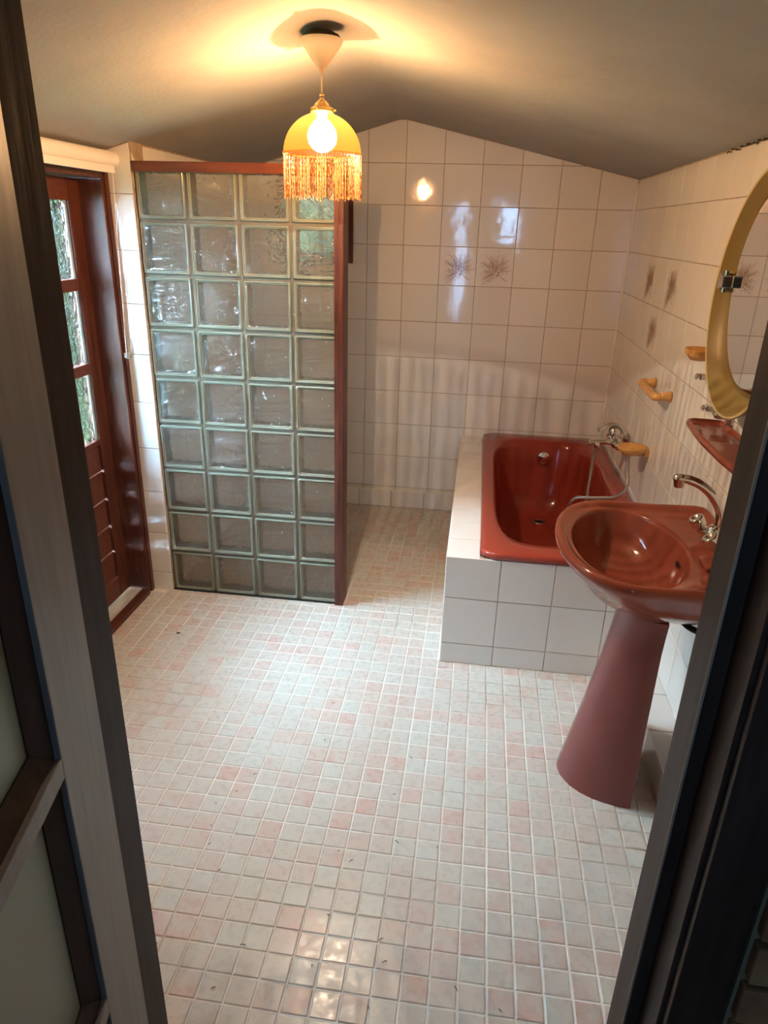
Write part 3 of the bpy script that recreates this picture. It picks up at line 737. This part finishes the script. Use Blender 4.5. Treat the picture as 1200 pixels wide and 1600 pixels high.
ped = None
bm = bmesh.new()
def pring(z, xb, depth, hw, n_=48):
    pts = []
    for k in range(n_):
        t = math.pi * k / (n_ - 1) + math.pi / 2        # 90..270 deg: front half
        pts.append(Vector((xb + depth * math.cos(t) if True else 0, BY - .012 + hw * math.sin(t), z)))
    inner = [Vector((xb + (depth - .02) * math.cos(math.pi * k / 15 + math.pi / 2), BY - .012 + (hw - .02) * math.sin(math.pi * k / 15 + math.pi / 2), z)) for k in range(15, -1, -1)]
    return pts + inner
add_loft(bm, [pring(-.001, 1.884, .203, .148), pring(.02, 1.885, .201, .146), pring(.12, 1.887, .183, .136), pring(.25, 1.890, .160, .126), pring(.40, 1.893, .136, .116), pring(.52, 1.895, .120, .110), pring(.59, 1.897, .114, .112), pring(.624, 1.897, .122, .118)], True, True)
obj('basin_pedestal', bm, 'pedestal_ceramic', smooth=False, label='tapering brick red pedestal under the washbasin', cat='pedestal')
PED = bpy.data.objects['basin_pedestal']
for p in PED.data.polygons: p.use_smooth = True
PED.data.set_sharp_from_angle(angle=math.radians(50))
bm = bmesh.new(); add_tube(bm, smooth_path([(1.93, BY, .620), (1.94, BY - .03, .605), (1.97, BY - .08, .592), (2.02, BY - .11, .59), (XR - .004, BY - .12, .59)], 6), .009, 12)
obj('waste_pipe', bm, 'black_rubber', smooth=True, label='dark waste pipe running from basin to wall behind the pedestal', cat='pipe')

# basin tap
tap = empty('basin_tap', (2.0, BY, .812), 'chrome basin tap with curved swivel spout and two handles', 'tap')
bm = bmesh.new(); add_lathe(bm, [(.030, 0), (.030, .006), (.022, .012), (.020, .045), (.016, .050)], (2.006, BY, .820), 24)
add_tube(bm, smooth_path([(1.994, BY - .062, .832), (2.000, BY - .03, .836), (2.004, BY, .838), (2.000, BY + .03, .836), (1.994, BY + .062, .832)], 4), .016, 14)
obj('body', bm, 'chrome', tap, smooth=True, mw=off(tap))
sp = smooth_path([(2.010, BY, .860), (2.012, BY, .890), (2.004, BY, .920), (1.978, BY, .958), (1.945, BY, .984), (1.912, BY, .997), (1.892, BY, .999)], 6)
bm = bmesh.new(); add_tube(bm, sp, [.0125] * (len(sp) - 6) + [.0118] * 6, 16); obj('spout', bm, 'chrome', tap, smooth=True, mw=off(tap))
bm = bmesh.new(); add_lathe(bm, [(.0125, -.016), (.0142, -.014), (.0142, .004), (.0155, .006), (.0155, .014), (.010, .019), (.0, .020)], (1.887, BY, .992), 20, Matrix.Rotation(math.radians(-12), 4, 'Y'), cap=False)
obj('aerator', bm, 'chrome', tap, smooth=True, mw=off(tap))
for s in (1, -1):
    bm = bmesh.new(); add_lathe(bm, [(.014, 0), (.017, .004), (.020, .010), (.021, .030), (.019, .036), (.012, .036), (.010, .032), (0, .032)], (1.990, BY + s * .066, .836), 16, Matrix.Rotation(math.radians(-32), 4, 'Y'), cap=False)
    h = obj('handle', bm, 'chrome', tap, smooth=True, mw=off(tap)); h['label'] = 'chrome tap handle'

# ------------------------------------------------------------------ pendant lamp
LX, LY = 0.832, -0.49
lamp = empty('pendant_lamp', (LX, LY, 2.1), 'glowing amber glass dome pendant lamp with beaded fringe', 'lamp')
bm = bmesh.new(); add_lathe(bm, [(.0585, 2.0755), (.050, 2.087), (.030, 2.097), (.0, 2.101)], (LX, LY, 0), 36, cap=False)
obj('ceiling_plate', bm, 'dark_bronze', lamp, smooth=True, mw=off(lamp))
bm = bmesh.new(); add_lathe(bm, [(.0595, 2.078), (.0585, 2.071), (.048, 2.055), (.008, 2.004), (.006, 1.996), (.0, 1.996)], (LX, LY, 0), 36, cap=False)
obj('canopy', bm, 'cream_plastic', lamp, smooth=True, mw=off(lamp))
bm = bmesh.new(); add_tube(bm, [(LX, LY, 1.998), (LX, LY, 1.93)], .0028, 8); obj('cord', bm, 'cream_plastic', lamp, smooth=True, mw=off(lamp))
bm = bmesh.new(); add_lathe(bm, [(.007, 1.946), (.0075, 1.938), (.005, 1.934), (.010, 1.930), (.020, 1.922), (.024, 1.913), (.033, 1.911), (.034, 1.902), (.022, 1.899)], (LX, LY, 0), 24)
obj('gallery', bm, 'brass', lamp, smooth=True, mw=off(lamp))
for k in range(3):
    a_ = math.radians(20 + 120 * k); bm = bmesh.new(); add_tube(bm, [(LX + .026 * math.cos(a_), LY + .026 * math.sin(a_), 1.9075), (LX + .040 * math.cos(a_), LY + .040 * math.sin(a_), 1.9075)], .0025, 8); obj('set_screw', bm, 'brass', lamp, mw=off(lamp))
m = bpy.data.materials.new('amber_shade_glass'); m.use_nodes = True; MATS['amber_shade_glass'] = m
t = m.node_tree; t.nodes.remove(t.nodes['Principled BSDF']); N = NT(m)
trp = N.n('ShaderNodeBsdfTransparent'); trp.inputs[0].default_value = (1.0, 0.74, 0.45, 1)
tl = N.n('ShaderNodeBsdfTranslucent'); tl.inputs[0].default_value = (0.8, 0.34, 0.06, 1)
df = N.n('ShaderNodeBsdfDiffuse'); df.inputs[0].default_value = (0.8, 0.36, 0.08, 1)
gl = N.n('ShaderNodeBsdfGlossy'); gl.inputs['Roughness'].default_value = 0.15; gl.inputs[0].default_value = (1, .9, .7, 1)
a1 = N.n('ShaderNodeMixShader'); a1.inputs[0].default_value = .22; N.l(tl.outputs[0], a1.inputs[1]); N.l(df.outputs[0], a1.inputs[2])
rfs = N.n('ShaderNodeBsdfRefraction'); rfs.inputs[0].default_value = (1.0, 0.54, 0.16, 1); rfs.inputs['IOR'].default_value = 1.03; rfs.inputs['Roughness'].default_value = 0.40
a0 = N.n('ShaderNodeMixShader'); a0.inputs[0].default_value = .50; N.l(trp.outputs[0], a0.inputs[1]); N.l(rfs.outputs[0], a0.inputs[2])
a2 = N.n('ShaderNodeMixShader'); a2.inputs[0].default_value = .021; N.l(a0.outputs[0], a2.inputs[1]); N.l(a1.outputs[0], a2.inputs[2])
a3 = N.n('ShaderNodeMixShader'); a3.inputs[0].default_value = .05; N.l(a2.outputs[0], a3.inputs[1]); N.l(gl.outputs[0], a3.inputs[2]); N.l(a3.outputs[0], N.out.inputs[0])
SRZ, SR = 1.794, 0.1135
bm = bmesh.new(); add_lathe(bm, [(.028, 1.902)] + [(SR * math.sin(math.radians(a)) ** .96, SRZ - .002 + .108 * math.cos(math.radians(a))) for a in range(18, 91, 6)], (LX, LY, 0), 56, cap=False)
obj('shade', bm, 'amber_shade_glass', lamp, smooth=True, mw=off(lamp))
bm = bmesh.new()
add_lathe(bm, [(SR - .001, SRZ + .001), (SR + .0022, SRZ + .0008), (SR + .0022, SRZ - .002), (SR - .001, SRZ - .0022)], (LX, LY, 0), 56, cap=False)
gbm = mat('gold_braid', (0.45, 0.25, 0.07), 0.6); N = NT(gbm); trp2 = N.n('ShaderNodeBsdfTransparent'); trp2.inputs[0].default_value = (1, .8, .55, 1); msb = N.n('ShaderNodeMixShader'); msb.inputs[0].default_value = .65
N.l(N.p.outputs[0], msb.inputs[1]); N.l(trp2.outputs[0], msb.inputs[2]); N.l(msb.outputs[0], N.out.inputs[0])
obj('shade_band', bm, gbm, lamp, smooth=True, mw=off(lamp))
m = bpy.data.materials.new('fringe_bead'); m.use_nodes = True; MATS['fringe_bead'] = m; N = NT(m)
N.p.inputs['Base Color'].default_value = (0.33, 0.135, 0.032, 1); N.p.inputs['Roughness'].default_value = .5
tl = N.n('ShaderNodeBsdfTranslucent'); tl.inputs[0].default_value = (0.36, 0.15, 0.038, 1); ms = N.n('ShaderNodeMixShader'); ms.inputs[0].default_value = .5
N.l(N.p.outputs[0], ms.inputs[1]); N.l(tl.outputs[0], ms.inputs[2]); N.l(ms.outputs[0], N.out.inputs[0])
bm = bmesh.new(); rn = random.Random(5); NS = 150
for k in range(NS):
    a_ = 2 * math.pi * (k + rn.uniform(-.2, .2)) / NS; r0 = SR + rn.uniform(-.0015, .0015); zb = 1.676 + rn.uniform(-.006, .006)
    x, y = LX + r0 * math.cos(a_), LY + r0 * math.sin(a_); pts = []; rad = []
    nb = 18
    for q in range(nb + 1):
        z = SRZ - .004 + (zb - SRZ + .004) * q / nb
        pts.append((x + rn.gauss(0, .0004), y + rn.gauss(0, .0004), z)); rad.append(.00128 if q % 2 else .0007)
    rad[-1] = .0012
    add_tube(bm, pts, rad, 4)
obj('fringe', bm, 'fringe_bead', lamp, mw=off(lamp), kind='stuff')
bm = bmesh.new(); add_lathe(bm, [(.013, 1.900), (.014, 1.880), (.026, 1.870), (.037, 1.855), (.0415, 1.838), (.038, 1.820), (.027, 1.806), (.014, 1.799), (.0, 1.797)], (LX, LY, 0), 24, cap=False)
m = bpy.data.materials.new('bulb_glass'); m.use_nodes = True; MATS['bulb_glass'] = m; t = m.node_tree; t.nodes.remove(t.nodes['Principled BSDF']); N = NT(m)
trp = N.n('ShaderNodeBsdfTransparent'); em = N.n('ShaderNodeEmission'); em.inputs[0].default_value = (1, .765, .55, 1); em.inputs[1].default_value = 100.0
ad = N.n('ShaderNodeAddShader'); N.l(trp.outputs[0], ad.inputs[0]); N.l(em.outputs[0], ad.inputs[1]); N.l(ad.outputs[0], N.out.inputs[0])
obj('bulb', bm, 'bulb_glass', lamp, smooth=True, mw=off(lamp))
ld = bpy.data.lights.new('filament', 'POINT'); ld.energy = LAMP_POWER; ld.color = (1.0, 0.775, 0.56); ld.shadow_soft_size = 0.0017
lo_ = bpy.data.objects.new('filament', ld); COL.objects.link(lo_); lo_.parent = lamp; lo_.matrix_basis = off(lamp) @ Matrix.Translation((LX, LY, 1.850))

# ------------------------------------------------------------------ garden door in the left wall
d1 = empty('door_1', (-0.2, -0.47, 0), 'dark mahogany garden door with textured glass panes', 'door', kind='structure')
# casing and jambs
box('door_frame', (-0.235, DY1 - .044, .0), (-0.098, DY1, DZ), 'mahogany', d1, .002)
box('door_frame', (-0.235, DY0, .0), (-0.098, DY0 + .044, DZ), 'mahogany', d1, .002)
box('door_frame', (-0.235, DY0 + .044, DZ - .032), (-0.098, DY1 - .044, DZ), 'mahogany', d1, .002)
box('casing', (-0.1035, DY1 - .0265, 0.0), (-0.092, DY1 + .000, DZ + .0), 'mahogany', d1, .002)
box('threshold', (-0.130, DY0 + .044, -.003), (-0.092, DY1 - .044, .022), 'mahogany', d1, .002)
box('sill', (-0.235, DY0 + .044, -.003), (-0.131, DY1 - .044, .018), 'sill_wood', d1)
LX0, LX1 = -0.228, -0.193; ya, yb = DY0 + .046, DY1 - .046
pz = [(0.757, 1.028), (1.070, 1.345), (1.389, 1.660)]
pys = [(-0.335, -0.137), (-0.562, -0.364), (-0.800, -0.591)]
# stiles and rails
for y0, y1 in ((-0.137, yb), (-0.364, -0.335), (-0.591, -0.562), (ya, -0.800)): box('stile', (LX0, y0, .024), (LX1, y1, 1.738), 'mahogany', d1, .002)
for z0, z1 in ((1.660, 1.738), (1.345, 1.389), (1.028, 1.070), (0.735, 0.757), (0.024, 0.115)):
    for y0, y1 in pys: box('rail', (LX0 + .002, y0, z0), (LX1 - .001, y1, z1), 'mahogany_along_x', d1, .002)
zz = [.735, .617, .490, .363, .242, .115]
for z1, z0 in zip(zz, zz[1:]):
    for y0, y1 in pys: box('panel_board', (LX0 + .008, y0, z0 + .002), (LX1 - .012, y1, z1 - .002), 'mahogany_along_x', d1, .003)
for y0, y1 in pys:
    for z0, z1 in pz:
        box('pane', (-.213, y0, z0), (-.209, y1, z1), 'textured_door_glass', d1)
bead_m = mat('clear_bead', (0.75, 0.78, 0.78), 0.2, trans=0.6)
for z0, z1 in pz: box('glazing_bead', (-.2088, -.150, z0), (-.203, -.1375, z1), bead_m, d1)  # pale strip stands in for light caught in the pane's bevelled edge
# ------------------------------------------------------------------ roller blind
rb = empty('roller_blind', (-0.065, -0.45, 1.80), 'rolled-up cream roller blind above the garden door with bead chain', 'blind')
bm = bmesh.new(); add_tube(bm, [(-.070, -0.95, 1.805), (-.070, 0.000, 1.805)], .0275, 24); obj('roll', bm, 'blind_fabric', rb, smooth=True, mw=off(rb)); rb.children[-1].data.set_sharp_from_angle(angle=math.radians(40))
bm = bmesh.new(); add_tube(bm, [(-.070, 0.0005, 1.805), (-.070, 0.0030, 1.805)], .029, 24); obj('end_cap', bm, 'white_plastic', rb, mw=off(rb))
box('hem_bar', (-.052, -0.93, 1.756), (-.040, -0.056, 1.781), 'blind_fabric', rb, .003)
bm = bmesh.new()
for (p0, p1) in (((-.066, -.026, 1.785), (-.060, -.088, 1.105)), ((-.064, .000, 1.790), (-.058, -.050, 1.105))):
    p0, p1 = Vector(p0), Vector(p1); L = (p1 - p0).length; n = int(L / .0062)
    add_tube(bm, [p0, p1], .0007, 4)
    for k in range(n):
        bmesh.ops.create_icosphere(bm, subdivisions=1, radius=.0027, matrix=Matrix.Translation(p0.lerp(p1, k / n)))
obj('bead_chain', bm, 'white_plastic', rb, mw=off(rb), kind='stuff')
bm = bmesh.new(); add_lathe(bm, [(.0, -.006), (.014, -.006), (.016, 0), (.014, .006), (.0, .006)], (-.059, -.070, 1.095), 20, Matrix.Rotation(math.radians(90), 4, 'Y'), cap=False)
add_box(bm, (-.066, -.098, 1.090), (-.054, -.082, 1.110), .002)
obj('chain_tensioner', bm, 'bead_clear' if 'bead_clear' in MATS else bead_m, rb, smooth=True, mw=off(rb))

# ------------------------------------------------------------------ entrance doorway: frame and open leaf
jl, jr, jy0, jy1, jy2 = 0.818, 1.635, -1.900, -1.968, -2.022
tf = empty('trim_2', (1.63, -1.96, 0), 'dark stained rebated frame of the entrance doorway', 'door frame', kind='structure')
bm = bmesh.new()
add_prism(bm, [(jr, jy0), (FX_R + .004, jy0), (FX_R + .004, jy2 - .006), (1.657, jy2 - .006), (1.655, jy2 - .004), (1.655, jy1), (jr + .003, jy1), (jr, jy1 + .003)], 'z', -.003, FZ + .02)
obj('jamb', bm, 'dark_stained_frame', tf, mw=off(tf))
bm = bmesh.new(); add_tube(bm, [(jr - .0003, jy1 + .001, 0.0), (jr - .0003, jy1 + .001, FZ)], .0022, 8); obj('edge_bead', bm, mat('pale_edge', (0.30, 0.24, 0.19), 0.35), tf, smooth=True, mw=off(tf))  # thin lighter brown bead along the jamb corner
bm = bmesh.new()
add_prism(bm, [(jl, jy0), (FX_L - .004, jy0), (FX_L - .004, jy2 - .006), (.798, jy2 - .006), (.798, jy1), (jl, jy1)], 'z', -.003, FZ + .02)
obj('jamb', bm, 'dark_stained_frame', tf, mw=off(tf))
box('head', (FX_L, jy2, FZ), (FX_R, jy0, FZ + .045), 'dark_stained_frame', tf)
box('casing', (1.661, -2.042, -.003), (1.728, -2.029, FZ + .05), 'dark_stained_frame', tf, .002)
box('casing', (.72, -2.042, -.003), (.792, -2.029, FZ + .05), 'dark_stained_frame', tf, .002)
box('threshold', (jl, -2.03, -.03), (jr, -1.99, .0), 'dark_stained_frame', tf)
# leaf, hinged on the left jamb and swung 78 degrees into the hall
ANG = math.radians(12.3)
lf = empty('door_2', (0.8225, -1.966, 0), 'grey-brown panelled entrance door with obscured glass standing open in the foreground', 'door', kind='structure', rz=0)
lf.rotation_euler = (0, 0, ANG)       # local -y runs along the leaf towards the camera, local +x is the face we see
def lbox(name, s0, s1, z0, z1, x0, x1, material, bev=.0, **kw):
    bm = bmesh.new(); add_box(bm, (x0, -s1, z0), (x1, -s0, z1), bev); return obj(name, bm, material, lf, **kw)
TH = -.040
STW, LEAF = 0.142, 0.78
panes = [(STW, LEAF - STW)]
muns = [(.952, .982)]
ZT = 1.93
lbox('stile', .004, STW, .012, ZT, TH, 0, 'door_leaf_paint', .002)
lbox('stile', LEAF - STW, LEAF, .012, ZT, TH, 0, 'door_leaf_paint', .002)
lbox('rail', STW, LEAF - STW, ZT - .12, ZT, TH, 0, 'door_leaf_paint', .001)
lbox('rail', STW, LEAF - STW, .012, .18, TH, 0, 'door_leaf_paint', .001)
lbox('muntin', STW, LEAF - STW, .952, .982, TH, 0, 'door_leaf_paint', .001)
lbox('muntin', STW, LEAF - STW, 1.40, 1.43, TH, 0, 'door_leaf_paint', .001)
lbox('muntin', STW, LEAF - STW, .50, .53, TH, 0, 'door_leaf_paint', .001)
for z0, z1 in ((.18, .50), (.53, .952), (.982, 1.40), (1.43, ZT - .12)):
    lbox('pane', STW, LEAF - STW, z0, z1, -.030, -.026, 'frosted_green_glass')
    # mitred glazing bead sloping back from the frame edge to the glass
    for poly in ([(STW, z0), (STW + .028, z0 + .028), (STW + .028, z1 - .028), (STW, z1)], [(LEAF - STW, z0), (LEAF - STW - .028, z0 + .028), (LEAF - STW - .028, z1 - .028), (LEAF - STW, z1)],
                 [(STW, z0), (STW + .028, z0 + .028), (LEAF - STW - .028, z0 + .028), (LEAF - STW, z0)], [(STW, z1), (STW + .028, z1 - .028), (LEAF - STW - .028, z1 - .028), (LEAF - STW, z1)]):
        bm = bmesh.new()
        A = [bm.verts.new((-.008 if (abs(s - STW) < 1e-6 or abs(s - LEAF + STW) < 1e-6) and (abs(z - z0) < 1e-6 or abs(z - z1) < 1e-6) else -.024, -s, z)) for s, z in poly]
        Bv = [bm.verts.new((-.026, -s, z)) for s, z in poly]
        bm.faces.new(A); bm.faces.new(list(reversed(Bv)))
        for i in range(4): bm.faces.new((A[i], Bv[i], Bv[(i + 1) % 4], A[(i + 1) % 4]))
        bmesh.ops.recalc_face_normals(bm, faces=bm.faces)
        obj('glazing_bead', bm, 'dark_stained_frame', lf)

# ------------------------------------------------------------------ hall behind the camera
HX0, HX1, HY = -0.4, 2.35, -4.6
box('floor_hall', (HX0, HY - .2, -.12), (HX1 + .2, -2.03, -.012), 'hall_floor', kind='structure', label='dark floor of the hall outside the bathroom', cat='floor')
box('ceiling_hall', (HX0 - .2, HY - .2, 2.35), (HX1 + .2, -2.03, 2.45), 'plain_plaster', kind='structure', label='hall ceiling outside the bathroom', cat='ceiling')
bm = bmesh.new(); add_box(bm, (-.6, -2.06, 2.19), (HX1 + .2, -2.03, 2.36)); add_box(bm, (HX0 - .2, -2.06, -.1), (-.3, -2.03, 2.36)); add_box(bm, (2.27, -2.06, -.1), (HX1 + .2, -2.03, 2.36))
obj('wall_hall_return', bm, 'plain_plaster', kind='structure', label='hall side of the entrance wall', cat='wall')
box('wall_hall_left', (HX0 - .2, HY - .2, -.1), (HX0, -2.06, 2.4), 'plain_plaster', kind='structure', label='hall wall on the left behind the open door', cat='wall')
box('wall_hall_right', (HX1, HY - .2, -.1), (HX1 + .2, -2.06, 2.4), 'plain_plaster', kind='structure', label='hall wall on the right behind the camera', cat='wall')
bm = bmesh.new()
for lo, hi in (((HX0, HY - .12, -.1), (.96, HY, 2.4)), ((1.68, HY - .12, -.1), (HX1, HY, 2.4)), ((.96, HY - .12, -.1), (1.68, HY, .5)), ((.96, HY - .12, 1.90), (1.68, HY, 2.4)), ((1.04, HY - .06, .5), (1.48, HY, 1.9)), ((1.48, HY - .06, .5), (1.68, HY, 1.45))):
    add_box(bm, lo, hi)
obj('wall_hall_end', bm, 'plain_plaster', kind='structure', label='far hall wall with daylight openings behind the camera', cat='wall')
w2 = empty('window_2', (1.58, HY - .05, 1.45), 'small hall window behind the camera', 'window', kind='structure')
thin_glass('grey_glass', (0.20, 0.22, 0.24), 0.0, 1.1, 0, 0, 0.06)
box('pane', (1.48, HY - .055, 1.45), (1.68, HY - .05, 1.90), 'grey_glass', w2)
w3 = empty('window_3', (1.0, HY - .05, .5), 'tall narrow hall light behind the camera', 'window', kind='structure')
box('pane', (.96, HY - .055, .5), (1.04, HY - .05, 1.90), 'grey_glass', w3)
# rough brick facing on the hall side, right of the frame
bw = box('wall_hall_brick', (1.731, -2.046, -.012), (2.27, -2.031, 2.19), 'mortar', kind='structure', label='rough brown brick facing right of the doorway', cat='wall')
rn = random.Random(2)
z = 0.0; k = 0
while z < 2.1:
    x = 1.736 + (0.0 if k % 2 else -.1)
    while x < 2.26:
        x0, x1 = max(x, 1.735), min(x + .20, 2.265)
        if x1 - x0 > .02:
            bm = bmesh.new(); add_box(bm, (x0, -2.060 - rn.uniform(0, .006), z), (x1, -2.045, z + .066), .004); obj('brick', bm, 'dirty_brick', bw)
        x += .212
    z += .078; k += 1

# ------------------------------------------------------------------ garden outside
box('ground', (-9, -9, -.35), (9, 12, -.13), 'grass', kind='structure', label='lawn outside the house', cat='ground')
def bush(name, c, r, h, n, label, seed):
    rn = random.Random(seed); e = empty(name, (c[0], c[1], -.13), label, 'shrub', 'garden shrubs')
    bm = bmesh.new()
    for k in range(5):
        a_ = rn.uniform(0, 6.28); add_tube(bm, smooth_path([(c[0], c[1], -.14), (c[0] + .2 * r * math.cos(a_), c[1] + .2 * r * math.sin(a_), h * .5), (c[0] + .6 * r * math.cos(a_), c[1] + .6 * r * math.sin(a_), h * .85)], 3), [.03] * 3 + [.02] * 3 + [.01], 6)
    obj('branches', bm, 'bark', e, mw=off(e))
    bm = bmesh.new()
    for k in range(n):
        while True:
            p = Vector((rn.uniform(-1, 1), rn.uniform(-1, 1), rn.uniform(-1, 1)))
            if .35 < p.length < 1: break
        q = Vector((c[0] + p.x * r, c[1] + p.y * r, h * .55 + p.z * h * .5)); u = Vector((rn.gauss(0, 1), rn.gauss(0, 1), rn.gauss(0, .6))).normalized(); w = u.orthogonal().normalized(); s = rn.uniform(.04, .08)
        v = [bm.verts.new(q + u * s), bm.verts.new(q + w * s * .4), bm.verts.new(q - u * s), bm.verts.new(q - w * s * .4)]; bm.faces.new(v)
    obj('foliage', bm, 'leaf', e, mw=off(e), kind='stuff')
def hedge(lo, hi, n, label, seed):
    rn = random.Random(seed); c = [(a + b) / 2 for a, b in zip(lo, hi)]
    e = empty('garden_hedge', (c[0], c[1], lo[2]), label, 'hedge')
    bm = bmesh.new(); add_box(bm, [a + .12 for a in lo[:2]] + [lo[2]], [b - .12 for b in hi]); obj('core', bm, 'leaf', e, mw=off(e))
    bm = bmesh.new()
    for k in range(n):
        q = Vector([rn.uniform(a, b) for a, b in zip(lo, hi)]); ax = rn.choice((0, 0, 1, 2, 1))
        q[ax] = (rn.choice((lo[ax], hi[ax])) if ax != 2 else hi[2]) + rn.gauss(0, .06)
        u = Vector((rn.gauss(0, 1), rn.gauss(0, 1), rn.gauss(0, .8))).normalized(); w = u.orthogonal().normalized(); sz = rn.uniform(.05, .09)
        bm.faces.new([bm.verts.new(q + u * sz), bm.verts.new(q + w * sz * .45), bm.verts.new(q - u * sz), bm.verts.new(q - w * sz * .45)])
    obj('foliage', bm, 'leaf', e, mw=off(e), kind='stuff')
hedge((-3.4, -2.6, -.13), (-2.6, 7.0, 2.75), 9000, 'tall clipped green hedge added opposite the garden door to block low daylight', 1)  # hedge added so only high sky shines in through the garden door
box('light_blocking_eaves', (-.7, 1.50, 2.27), (2.5, 2.35, 2.36), 'mahogany', kind='structure', label='unseen timber eaves added over the shower window to block daylight', cat='roof')  # unseen cover, added to keep the hedge behind the window dark
hedge((-2.2, 2.45, -.13), (3.2, 3.2, 3.1), 6000, 'tall clipped green hedge outside the shower window', 2)

# ------------------------------------------------------------------ small marks
bm = bmesh.new(); rn = random.Random(9)
for k in range(26):
    x, y = rn.uniform(.65, 1.6), rn.uniform(-1.75, -.7); a_ = rn.uniform(0, 6.3); L = rn.uniform(.003, .008)
    p = [(x - L * math.cos(a_), y - L * math.sin(a_), .0022), (x, y + .001, .0035), (x + L * math.cos(a_), y + L * math.sin(a_), .0022)]
    add_tube(bm, p, [.0006, .0012, .0005], 5)
obj('floor_grit', bm, 'grit', kind='stuff', label='tiny dark crumbs scattered over the mosaic floor', cat='grit')
bm = bmesh.new(); add_tube(bm, [(.165, -.365, .004), (.172, -.363, .005), (.180, -.360, .004)], [.002, .0042, .002], 8)
obj('dead_beetle', bm, 'grit', smooth=True, label='single small dark beetle on the floor before the glass blocks', cat='insect')
bm = bmesh.new(); rn = random.Random(4)
for k in range(9):
    y = -.12 - k * .045 + rn.uniform(-.01, .01)
    add_tube(bm, [(XR - .008, y, 1.847 + rn.uniform(-.004, .004)), (XR - .012, y - .018, 1.850 + rn.uniform(-.006, .003)), (XR - .007, y - .04, 1.847 + rn.uniform(-.004, .004))], [.0015, rn.uniform(.002, .0045), .0012], 5)
obj('trim_3', bm, 'dark_crack', kind='structure', label='ragged dark crack where ceiling meets the side wall', cat='crack')
